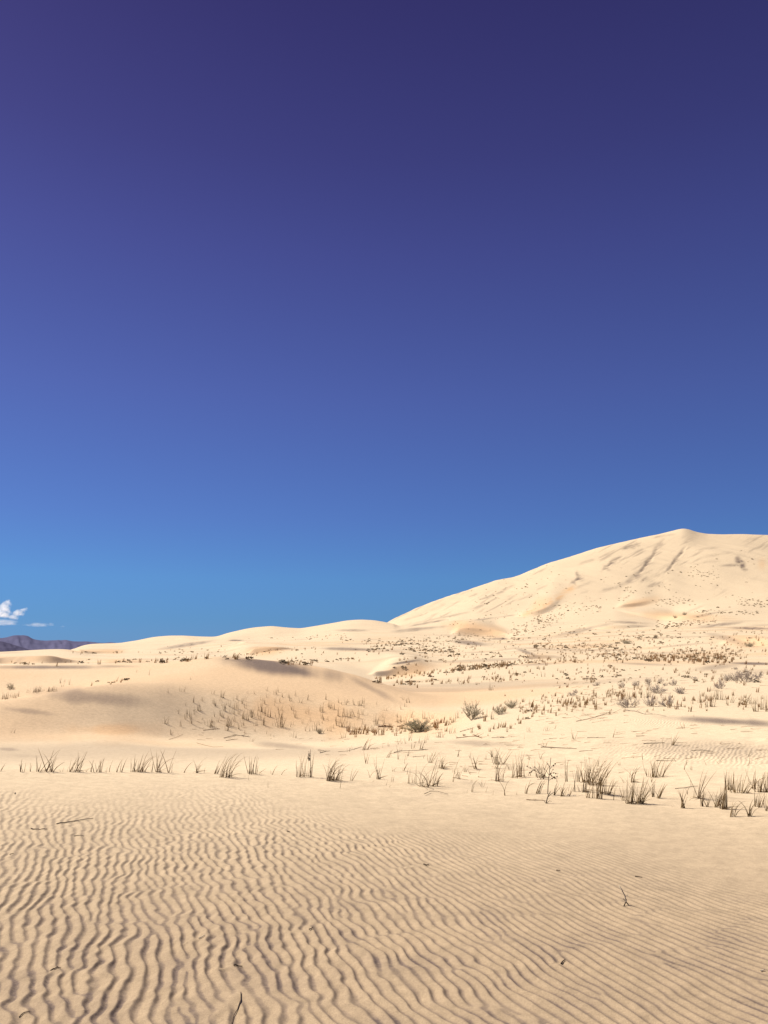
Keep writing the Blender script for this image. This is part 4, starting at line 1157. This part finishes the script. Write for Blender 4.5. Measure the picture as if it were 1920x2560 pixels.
# ------------------------------------------------------------------ far plants: the larger ones each a thing, the rest as one mass
def clump_mesh(kind, seed):
    r = random.Random(seed)
    v, f = [], []
    if kind == 'tuft':
        for k in range(7):
            a = r.uniform(0, 6.28); bx, by = r.uniform(-.22, .22), r.uniform(-.22, .22)
            w_ = r.uniform(.035, .07); hh = r.uniform(.45, 1)
            lx, ly = r.gauss(.12, .14), r.gauss(0, .12)
            i0 = len(v)
            v += [(bx - w_ * math.cos(a), by - w_ * math.sin(a), -0.03), (bx + w_ * math.cos(a), by + w_ * math.sin(a), -0.03),
                  (bx + lx * .5 + w_ * .6 * math.cos(a), by + ly * .5 + w_ * .6 * math.sin(a), hh * .6), (bx + lx * .5 - w_ * .6 * math.cos(a), by + ly * .5 - w_ * .6 * math.sin(a), hh * .6), (bx + lx, by + ly, hh)]
            f += [(i0, i0 + 1, i0 + 2, i0 + 3), (i0 + 3, i0 + 2, i0 + 4)]
    else:
        for k in range(16):
            a, e = r.uniform(0, 6.28), r.uniform(0.1, 1.4)
            d = Vector((math.cos(a) * math.cos(e), math.sin(a) * math.cos(e), math.sin(e) * .8))
            t = d.orthogonal().normalized(); u = d.cross(t)
            p = d * r.uniform(.3, .62); s_ = r.uniform(.2, .38)
            i0 = len(v)
            v += [tuple(p - t * s_ * .7), tuple(p + t * s_ * .7 - u * s_ * .3), tuple(p + d * s_ * 1.0 + u * s_ * .4), tuple(p + u * s_ * .8 - d * s_ * .2)]
            f += [(i0, i0 + 1, i0 + 2), (i0, i0 + 2, i0 + 3)]
    return v, f


CL_V = {k: [clump_mesh(k, 40 + i) for i in range(5)] for k in ('tuft', 'shrub')}
CL_M = {'tuft': [mesh_from('far_tuft', v, f, M_FARGRASS, False) for v, f in CL_V['tuft']],
        'rust': [mesh_from('far_tuft', v, f, M_RUST, False) for v, f in CL_V['tuft']],
        'shrub': [mesh_from('far_bush', v, f, M_FARSHRUB, False) for v, f in CL_V['shrub']]}
# bands: x0, y0, x1, y1, half thickness, count, share of bushes, size in metres, where
BANDS = [(940, 1700, 1160, 1675, 4, 100, .10, .55, "along the flat's grass line"), (1140, 1674, 1300, 1660, 4, 120, .35, .6, "along the flat's grass line"),
         (1290, 1657, 1440, 1652, 3, 70, .1, .55, "along the flat's grass line"), (1330, 1617, 1545, 1618, 4, 170, .25, .9, "in the thin flat band"),
         (1400, 1636, 1580, 1640, 8, 110, .2, .7, "in the thin flat band"), (1600, 1645, 1830, 1648, 6, 330, .05, .75, "in the dense brown band"),
         (1690, 1630, 1870, 1637, 8, 150, .25, .8, "in the dense brown band"), (1515, 1630, 1600, 1640, 9, 70, .3, .75, "in the dense brown band"),
         (1000, 1606, 1165, 1596, 6, 150, .75, 1.2, "below the far dunes"), (1020, 1624, 1135, 1627, 5, 110, .65, 1.0, "below the far dunes"),
         (925, 1613, 1010, 1610, 6, 80, .6, 1.1, "below the far dunes"), (1160, 1592, 1245, 1594, 4, 40, .6, 1.1, "below the far dunes"),
         (1280, 1580, 1385, 1552, 9, 150, .7, 1.5, "on the great dune's rise"), (1340, 1545, 1410, 1540, 5, 60, .7, 1.5, "on the great dune's rise"),
         (1395, 1521, 1500, 1521, 5, 70, .85, 1.8, "at the great dune's foot"), (765, 1596, 870, 1588, 4, 70, .6, 1.3, "below the skyline dunes"),
         (850, 1601, 930, 1601, 4, 30, .5, 1.2, "below the skyline dunes"), (755, 1656, 900, 1649, 3, 60, .5, .75, "behind the low dune crest"),
         (578, 1643, 680, 1628, 2, 50, .3, .9, "under the small orange face"), (680, 1627, 790, 1622, 2, 40, .4, .9, "under the small orange face"),
         (690, 1652, 780, 1658, 4, 70, .4, .7, "behind the low dune crest"), (385, 1656, 520, 1644, 3, 60, .4, .7, "behind the low dune crest"),
         (400, 1628, 560, 1624, 7, 70, .6, 1.0, "below the skyline dunes"), (0, 1660, 215, 1659, 2, 46, .4, .6, "under the left orange dune"),
         (215, 1656, 385, 1653, 3, 40, .4, .7, "under the left orange dune"), (180, 1634, 400, 1630, 2, 40, .5, 1.0, "below the skyline dunes"),
         (620, 1598, 760, 1597, 3, 24, .6, 1.3, "below the skyline dunes"), (1640, 1563, 1700, 1566, 4, 46, .8, 1.5, "at the great dune's foot"),
         (1700, 1560, 1795, 1555, 4, 70, .6, 1.3, "at the great dune's foot"), (1740, 1532, 1905, 1535, 4, 80, .7, 1.5, "at the great dune's foot"),
         (1840, 1506, 1925, 1510, 6, 80, .85, 1.8, "at the great dune's foot"), (1640, 1508, 1725, 1500, 5, 60, .85, 1.7, "at the great dune's foot"),
         (1180, 1510, 1420, 1450, 26, 130, .95, 1.9, 'dotted on the great dune'), (1500, 1480, 1900, 1460, 30, 130, .95, 1.9, 'dotted on the great dune'),
         (1720, 1432, 1795, 1430, 9, 70, .9, 1.7, 'dotted on the great dune'), (1530, 1460, 1600, 1478, 8, 24, 1, 2.0, 'dotted on the great dune'),
         (1290, 1600, 1500, 1575, 12, 60, .7, 1.3, "on the great dune's rise"), (1520, 1580, 1700, 1590, 10, 50, .7, 1.2, "on the great dune's rise"),
         (1540, 1608, 1660, 1600, 10, 34, .7, 1.2, "in the thin flat band"), (1150, 1640, 1320, 1640, 9, 34, .4, .8, "in the thin flat band"),
         (980, 1668, 1140, 1655, 8, 40, .3, .6, "on the small mid dune"), (960, 1712, 1180, 1705, 4, 60, .1, .45, "in the flat's faint line"),
         (1190, 1706, 1300, 1688, 4, 40, .2, .4, "in the flat's faint line"), (1400, 1690, 1560, 1684, 12, 60, .4, .35, 'as litter on the right flat'),
         (1560, 1700, 1900, 1690, 16, 60, .4, .3, 'as litter on the right flat'), (200, 1716, 320, 1702, 3, 30, .4, .3, 'on the bare left slopes'),
         (1300, 1765, 1560, 1740, 16, 50, .1, .26, 'on the ridge of litter'), (1150, 1830, 1350, 1790, 14, 30, .1, .25, 'on the ridge of litter')]
BANDS = [(x0, y0, x1, y1, th * 1.35, int(n * 0.72), fs, sz, w_) for x0, y0, x1, y1, th, n, fs, sz, w_ in BANDS]
BANDS += [(1000, 1640, 1920, 1628, 26, 300, .15, .6, 'in the thin flat band'), (1250, 1600, 1920, 1590, 22, 200, .3, .9, "on the great dune's rise"), (900, 1620, 1300, 1610, 14, 130, .3, .9, 'below the far dunes'),
          (1200, 1690, 1920, 1680, 16, 90, .1, .35, 'as litter on the right flat'), (1100, 1560, 1500, 1500, 24, 110, .7, 1.2, "on the great dune's rise"), (420, 1640, 900, 1630, 12, 90, .3, .6, 'below the skyline dunes'),
          (1150, 1790, 1560, 1735, 24, 90, 0, .2, 'on the ridge of litter'), (1300, 1770, 1620, 1735, 14, 50, 0, .3, 'on the ridge of litter'), (860, 1835, 1130, 1815, 9, 60, 0, .3, 'on the ridge of litter'),
          (1540, 1760, 1920, 1760, 16, 60, 0, .25, 'on the ridge of litter')]
cand = []
for x0, y0, x1, y1, th, n, fs, size, where in BANDS:
    if x1 < 910: n = int(n * 0.6); size *= 0.85
    for k in range(n):
        t = R.random()
        if R.random() < 0.45: t = min(1, max(0, math.floor(t * 9) / 9 + R.gauss(0.055, 0.04)))
        px = x0 + (x1 - x0) * t + R.gauss(0, 2); py = y0 + (y1 - y0) * t + R.gauss(0, th * 0.75)
        hp = hit(px, py)
        if hp is None: continue
        s_ = size * R.uniform(0.35, 1.0) * (1.4 if R.random() < .08 else 1)
        kind = 'shrub' if R.random() < fs else ('rust' if R.random() < .22 else 'tuft')
        cand.append((s_ / hp[3], kind, hp, s_, where))
cand.sort(key=lambda c: -c[0])
quota = {'shrub': 260, 'tuft': 0, 'rust': 0}
singles = {}
mass = {'tuft': ([], []), 'rust': ([], []), 'shrub': ([], [])}
for _, kind, (x, y, z, d), s_, where in cand:
    i = R.randrange(5); rz = R.uniform(0, 6.28)
    if kind != 'shrub': rz = R.gauss(0, .5)
    if quota[kind] > 0:
        quota[kind] -= 1
        o = link(bpy.data.objects.new('small_bush' if kind == 'shrub' else 'grass_tuft', CL_M[kind][i]))
        o.location = (x, y, z); o.rotation_euler = (0, 0, rz); o.scale = (s_, s_, s_ * (0.75 if kind == 'shrub' else 1.0))
        singles.setdefault(where, []).append((project(x, y, z)[0], o))
    else:
        v, f = CL_V['shrub' if kind == 'shrub' else 'tuft'][i]
        V, Fc = mass[kind]
        c, sn = math.cos(rz) * s_, math.sin(rz) * s_
        i0 = len(V)
        V += [(x + a * c - b * sn, y + a * sn + b * c, z + cz * s_ * (0.75 if kind == 'shrub' else 1)) for a, b, cz in v]
        Fc += [tuple(q + i0 for q in ff) for ff in f]
NTH = ORD + ['%s-%s' % (t, u) for t in ('forty', 'fifty', 'sixty', 'seventy', 'eighty', 'ninety') for u in ('first', 'second', 'third', 'fourth', 'fifth', 'sixth', 'seventh', 'eighth', 'ninth')]
for where, ls in singles.items():
    ls.sort(key=lambda q: float(q[0]))
    for k, (_, o) in enumerate(ls):
        tag(o, 'dark bush, %s of larger ones %s' % (NTH[k] + (' from left' if k else ''), where), 'bush', 'small dark bushes ' + where)
for kind, nm, mat in (('tuft', 'far_grass', M_FARGRASS), ('rust', 'rusty_far_grass', M_RUST), ('shrub', 'far_shrubbery', M_FARSHRUB)):
    if mass[kind][0]:
        o = link(bpy.data.objects.new(nm, mesh_from(nm, *mass[kind], mat, False)))
        tag(o, {'tuft': 'countless brown grass tufts in bands across the far sand', 'rust': 'countless rusty grass tufts in bands across the far sand',
                'shrub': 'countless specks of dark brush on the far dunes'}[kind], kind='stuff')


# ------------------------------------------------------------------ twigs, stalks and litter
def tube_path(v, f, pts, w0, w1, sides=5):
    n = len(pts)
    for i in range(n - 1):
        add_twig(v, f, pts[i], pts[i + 1], w0 + (w1 - w0) * i / (n - 1), w0 + (w1 - w0) * (i + 1) / (n - 1), sides)
    for end, sgn in ((0, 1), (len(v) - sides, -1)):
        pass
    i0 = len(v) - sides
    f.append(tuple(range(i0, i0 + sides)))


def lying(path_px, w_mm, label, mat=M_TWIG, name='twig', lift=0.6, side_twigs=0, group=None):
    """a twig resting on the sand along a line of photograph pixels"""
    pts = []
    for px, py in path_px:
        hp = hit(px, py)
        if hp is None: return
        pts.append(Vector((hp[0], hp[1], ground_z(hp[0], hp[1]) + w_mm * 0.001 * lift)))
    # refine so that it follows the ground
    fin = []
    for a, b in zip(pts[:-1], pts[1:]):
        for k in range(4):
            p = a.lerp(b, k / 4)
            p.z = max(p.z, ground_z(p.x, p.y) + w_mm * 0.001 * lift) + R.uniform(0, 0.002)
            fin.append(p)
    fin.append(pts[-1])
    org = fin[0].copy()
    v, f = [], []
    tube_path(v, f, [p - org for p in fin], w_mm * 0.0005, w_mm * 0.00028)
    for k in range(side_twigs):
        j = R.randrange(1, len(fin) - 1)
        p = fin[j] - org
        ln = (fin[-1] - fin[0]).length * R.uniform(.08, .22)
        a = R.uniform(0, 6.28)
        tube_path(v, f, [p, p + Vector((math.cos(a) * ln, math.sin(a) * ln, R.uniform(0, .5) * ln))], w_mm * 0.0003, w_mm * 0.00012)
    o = link(bpy.data.objects.new(name, mesh_from(name, v, f, mat)))
    o.location = org
    tag(o, label, 'twig', group)


GT = 'twigs lying on the sand'
lying([(141, 2063), (180, 2057), (233, 2049)], 9.9, 'long straight dark stick lying on the rippled sand at left', group=GT)
lying([(77, 2073), (84, 2076), (100, 2077), (118, 2075)], 8.7, 'short knotty twig below the long straight stick', side_twigs=3, group=GT)
lying([(185, 2090), (210, 2089)], 5.6, 'faint thin straw right of the knotty twig', group=GT)
lying([(717, 2083), (725, 2082)], 8.7, 'tiny dark chip of wood on the middle ripples', group=GT)
lying([(1059, 2163), (1066, 2165), (1072, 2164)], 10.5, 'dark curled chip beside a faint sand tail in the middle', group=GT)
lying([(1391, 2181), (1401, 2181)], 8.7, 'dark straight splinter on smooth sand, left of the forked twig', group=GT)
lying([(1588, 2195), (1597, 2195), (1606, 2197)], 8.1, 'dark bent splinter on smooth sand above the forked twig', group=GT)
lying([(1403, 2414), (1407, 2410), (1413, 2408)], 8.7, 'curved dark chip between the ripples at lower right', group=GT)
lying([(773, 2328), (778, 2326), (782, 2323)], 7.4, 'short dark stub at the end of a pale sand tail', side_twigs=2, group=GT)
lying([(497, 2349), (506, 2345), (512, 2341)], 6.2, 'bleached straw on the lower left ripples', M_PALETWIG, group=GT)
lying([(584, 2418), (596, 2416), (606, 2415)], 8.1, 'thick dark splinter across the ripples near the bottom', group=GT)
lying([(126, 2427), (139, 2424), (145, 2421), (152, 2420)], 6.8, 'dark wavy twig on the lower left ripples', group=GT)
lying([(602, 2487), (602, 2505), (594, 2525), (584, 2540), (579, 2559)], 5.6, 'long curved root emerging from the ripples at the bottom edge', name='root', group=GT)
lying([(48, 2543), (58, 2537), (75, 2536)], 5.6, 'thin bent twig in the bottom left corner', side_twigs=1, group=GT)
lying([(24, 2138), (34, 2136)], 6.8, 'tiny dark chip near the left edge', group=GT)
lying([(1902, 2430), (1912, 2429)], 7.4, 'tiny bleached chip near the right edge', M_PALETWIG, group=GT)
lying([(37, 1984), (39, 1981)], 9.9, 'tiny dark peg on the smooth sand below the left crest', group=GT)
lying([(1352, 1869), (1390, 1870), (1442, 1873)], 17.7, 'long dark stick lying on the flat behind the thicket', side_twigs=1, group=GT)
lying([(1448, 1879), (1482, 1877)], 12.2, 'shorter thin stick right of the long dark stick', group=GT)
lying([(1229, 1845), (1255, 1845), (1280, 1842)], 13.6, 'rough stick with side twigs on the little ridge', side_twigs=5, group=GT)
lying([(1373, 1847), (1393, 1846)], 12.2, 'short stick on the flat above the long dark stick', group=GT)
lying([(1468, 1845), (1490, 1845), (1514, 1845)], 13.6, 'thin straight stick with a knot on the flat', side_twigs=1, group=GT)
lying([(1609, 1860), (1635, 1859), (1662, 1858)], 17.7, 'dark stick lying left of the fanned dead plant', side_twigs=2, group=GT)
lying([(1590, 1841), (1611, 1840)], 15.0, 'short dark stick with a thick end on the right flat', group=GT)
lying([(1061, 1987), (1075, 1982), (1095, 1982), (1120, 1988)], 8.2, 'low arched stem lying before the middle of the belt', lift=2, group=GT)
lying([(1316, 2002), (1335, 2003), (1352, 2003), (1366, 2005)], 8.2, 'loose reddish stem lying before the podded stalk', M_RUST, side_twigs=4, group=GT)
lying([(1688, 1974), (1715, 1970), (1745, 1966)], 8.2, 'long thin straw slanting towards the tall leaning tuft', group=GT)
lying([(1640, 1902), (1665, 1903), (1690, 1903)], 12.2, 'straight stick above the fanned clump on the right', group=GT)
lying([(1730, 1877), (1755, 1876), (1782, 1879)], 10.9, 'thin stick on the finely rippled right flat', group=GT)
lying([(1440, 1804), (1470, 1798), (1500, 1790), (1520, 1783), (1545, 1783)], 16.3, 'long brown driftwood branch along the ridge of litter', M_RUST, 'branch', side_twigs=6, group=GT)
lying([(1563, 1776), (1590, 1779), (1612, 1786), (1640, 1786), (1665, 1791)], 15.0, 'crooked bare branch below the ashen bushes', M_BARK, 'branch', side_twigs=7, group=GT)
lying([(560, 1846), (590, 1838), (625, 1843)], 24.5, 'dead branch among litter at the foot of the low dune', M_TWIG, 'branch', side_twigs=7, group=GT)
lying([(565, 1852), (595, 1848)], 17.7, 'forked dead twig below the dead branch', M_RUST, side_twigs=4, group=GT)
lying([(508, 1826), (530, 1824), (550, 1822)], 17.7, 'reddish litter twig under the small upright tufts', M_RUST, side_twigs=6, group=GT)
lying([(422, 1849), (440, 1844), (457, 1836)], 12.2, 'thin reddish stem sloping up on the bare slope', M_RUST, side_twigs=1, group=GT)
lying([(492, 1858), (515, 1864), (535, 1868), (558, 1867)], 10.9, 'long wavy stem on the sand before the low dune', M_RUST, group=GT)
lying([(800, 1883), (815, 1879), (825, 1878)], 15.0, 'dark twig left of the little ridge', side_twigs=2, group=GT)
lying([(845, 1880), (870, 1878), (885, 1873)], 9.5, 'thin stem along the little ridge', side_twigs=2, group=GT)
lying([(884, 1874), (905, 1868)], 16.3, 'dark log end poking out beside the rusty leaning tuft', group=GT)
lying([(925, 1872), (946, 1870)], 12.2, 'straw right of the rusty leaning tuft', M_RUST, side_twigs=3, group=GT)
lying([(985, 1882), (1000, 1878), (1040, 1877), (1070, 1874)], 13.6, 'dark twig with branches before the rusty tuft', side_twigs=3, group=GT)
lying([(1032, 1893), (1062, 1890)], 9.5, 'straw lying above the middle of the belt', side_twigs=1, group=GT)
lying([(1140, 1846), (1160, 1844), (1190, 1841), (1205, 1846)], 20.4, 'heap of reddish twigs on the little ridge', M_RUST, side_twigs=12, group=GT)
lying([(945, 1818), (965, 1816), (982, 1819)], 40.8, 'dense rusty litter mat left of the grey-green bush', M_RUST, 'litter_mat', side_twigs=26, group=GT)
lying([(993, 1817), (1010, 1815)], 34.0, 'smaller rusty litter mat touching the grey-green bush', M_RUST, 'litter_mat', side_twigs=16, group=GT)
lying([(1150, 1830), (1165, 1826), (1180, 1822)], 17.7, 'dark dead twig below the round olive bush', side_twigs=6, group=GT)

# scattered loose straws nobody could count
v, f = [], []
for x0, y0, x1, y1, n, ln in ((1300, 1740, 1560, 1810, 170, .5), (1200, 1830, 1560, 1880, 70, .45), (1560, 1815, 1920, 1900, 90, .45), (640, 1845, 1140, 1890, 50, .35), (1150, 1890, 1560, 1935, 40, .3),
                              (1540, 1670, 1920, 1730, 90, .6), (1380, 1690, 1560, 1740, 80, .6), (480, 1800, 640, 1850, 30, .4), (1040, 1900, 1200, 1950, 24, .3), (880, 1800, 1100, 1840, 60, .4)):
    for k in range(int(n * 0.5)):
        hp = hit(R.uniform(x0, x1), R.uniform(y0, y1))
        if hp is None: continue
        a = R.gauss(0, .5); l_ = ln * R.uniform(.15, .8)
        p0 = Vector(hp[:3]); p1 = Vector((p0.x + math.cos(a) * l_, p0.y + math.sin(a) * l_, 0))
        mid_ = p0.lerp(p1, .5); mid_.x += R.gauss(0, .04); mid_.y += R.gauss(0, .04)
        for q in (p0, mid_, p1): q.z = ground_z(q.x, q.y) + R.uniform(0.003, 0.02)
        w_ = 0.0025 + hp[3] * 0.00009
        add_twig(v, f, p0, mid_, w_, w_ * .8); add_twig(v, f, mid_, p1, w_ * .8, w_ * .4)
o = link(bpy.data.objects.new('loose_straw', mesh_from('loose_straw', v, f, M_RUST)))
tag(o, 'loose dry straws scattered over the sand flat', kind='stuff')


# the stalk with round seed pods
def podded_stalk():
    hp = hit(1369, 1987)
    x, y, z, d = hp
    root = link(bpy.data.objects.new('seed_stalk', None)); root.location = (x, y, z - 0.01)
    tag(root, 'tall bare stalk with round dark seed pods rising from the grass belt', 'dry plant')
    k_ = d / F
    def P_(ax, ay, b=0.0): return Vector(((ax - 1369) * k_, b, (1987 - ay) * k_))
    v, f = [], []
    tube_path(v, f, [P_(1369, 1990), P_(1371, 1965), P_(1374, 1945), P_(1377, 1922), P_(1380, 1903)], 0.0055, 0.003)
    me = mesh_from('stem', v, f, M_TWIG)
    link(bpy.data.objects.new('stem', me), root)
    pods = []
    for (x0, y0, x1, y1) in ((1373, 1950, 1352, 1938), (1352, 1938, 1322, 1923), (1374, 1942, 1360, 1924), (1376, 1930, 1390, 1918), (1377, 1938, 1398, 1940), (1372, 1955, 1392, 1945), (1376, 1925, 1368, 1912),
                             (1373, 1952, 1345, 1952), (1372, 1948, 1384, 1930), (1374, 1940, 1390, 1952), (1352, 1938, 1343, 1925), (1340, 1931, 1330, 1938)):
        v, f = [], []
        bb = R.uniform(-0.05, 0.05)
        tube_path(v, f, [P_(x0, y0), P_((x0 + x1) / 2, (y0 + y1) / 2 - 1, bb * .6), P_(x1, y1, bb)], 0.003, 0.0018)
        b_ = link(bpy.data.objects.new('twig', mesh_from('twig', v, f, M_TWIG)), root)
        for t in (1.0, 0.7, 0.45):
            if R.random() < 0.8: pods.append((b_, P_(x0 + (x1 - x0) * t, y0 + (y1 - y0) * t - 0.5, bb * t)))
    bm = bmesh.new(); bmesh.ops.create_icosphere(bm, subdivisions=1, radius=1)
    pm = bpy.data.meshes.new('pod'); bm.to_mesh(pm); bm.free(); pm.materials.append(M_TWIG)
    for b_, p in pods:
        o = link(bpy.data.objects.new('pod', pm), b_)
        o.location = p + Vector((R.uniform(-.006, .006), R.uniform(-.01, .01), R.uniform(-.006, .008)))
        s_ = R.uniform(0.006, 0.0105); o.scale = (s_, s_, s_ * 1.2)


podded_stalk()


def leaning_stub():
    x, y, z, d = hit(1365, 2009)
    k_ = d / F
    root = link(bpy.data.objects.new('broken_stalk', None)); root.location = (x, y, z - 0.01)
    tag(root, 'short thick broken stalk casting a long shadow before the podded stalk', 'dry plant')
    for nm, pts, w_ in (('stem', [(0, 2), (2, -10), (6, -20), (12, -28)], .007), ('side_stem', [(4, -15), (14, -24), (20, -27)], .004), ('side_stem', [(1, 0), (-5, -9)], .004), ('side_stem', [(2, -2), (8, -8), (14, -6)], .003)):
        v, f = [], []
        tube_path(v, f, [Vector((a * k_, R.uniform(-.01, .01), -b * k_)) for a, b in pts], w_, w_ * .55)
        link(bpy.data.objects.new(nm, mesh_from(nm, v, f, M_TWIG)), root)


leaning_stub()


def feathery_stalk():
    x, y, z, d = hit(775, 1943)
    k_ = d / F
    root = link(bpy.data.objects.new('seed_stalk', None)); root.location = (x, y, z - 0.01)
    tag(root, 'straight stalk with a feathery seed head in the upright clump on the crest', 'dry plant')
    v, f = [], []
    tube_path(v, f, [Vector((0, 0, 0)), Vector((1 * k_, 0, 30 * k_)), Vector((0, 0, 64 * k_))], .005, .0025)
    link(bpy.data.objects.new('stem', mesh_from('stem', v, f, M_TWIG)), root)
    v, f = [], []
    for k in range(26):
        t = R.uniform(38, 58); p = Vector((-R.uniform(0, 2) * k_, 0, t * k_))
        q = p + Vector((-R.uniform(1, 6) * k_, R.gauss(0, 2) * k_, R.uniform(-2, 3) * k_))
        add_twig(v, f, p, q, .003, .004)
    link(bpy.data.objects.new('seed_head', mesh_from('seed_head', v, f, M_TWIG)), root)


feathery_stalk()


def forked_twig():
    x, y, z, d = hit(1565, 2262)
    k_ = d / F
    root = link(bpy.data.objects.new('forked_twig', None)); root.location = (x, y, z - 0.004)
    tag(root, 'small upright forked twig with a bleached top standing in the smooth sand', 'twig')
    for nm, pts, w_, mt in (('leg', [(-6, 1), (0, -9), (2, -14)], .0042, M_TWIG), ('leg', [(7, 0), (1, -8), (-5, -15)], .004, M_TWIG), ('top', [(0, -9), (-2, -22), (-7, -32), (-13, -43)], .005, M_PALETWIG),
                            ('side_shoot', [(-1, -20), (6, -24)], .002, M_PALETWIG), ('side_shoot', [(-2, -24), (-9, -32)], .0022, M_PALETWIG)):
        v, f = [], []
        tube_path(v, f, [Vector((a * k_, R.uniform(-.006, .006), -b * k_)) for a, b in pts], w_, w_ * .55)
        link(bpy.data.objects.new(nm, mesh_from(nm, v, f, mt)), root)


forked_twig()
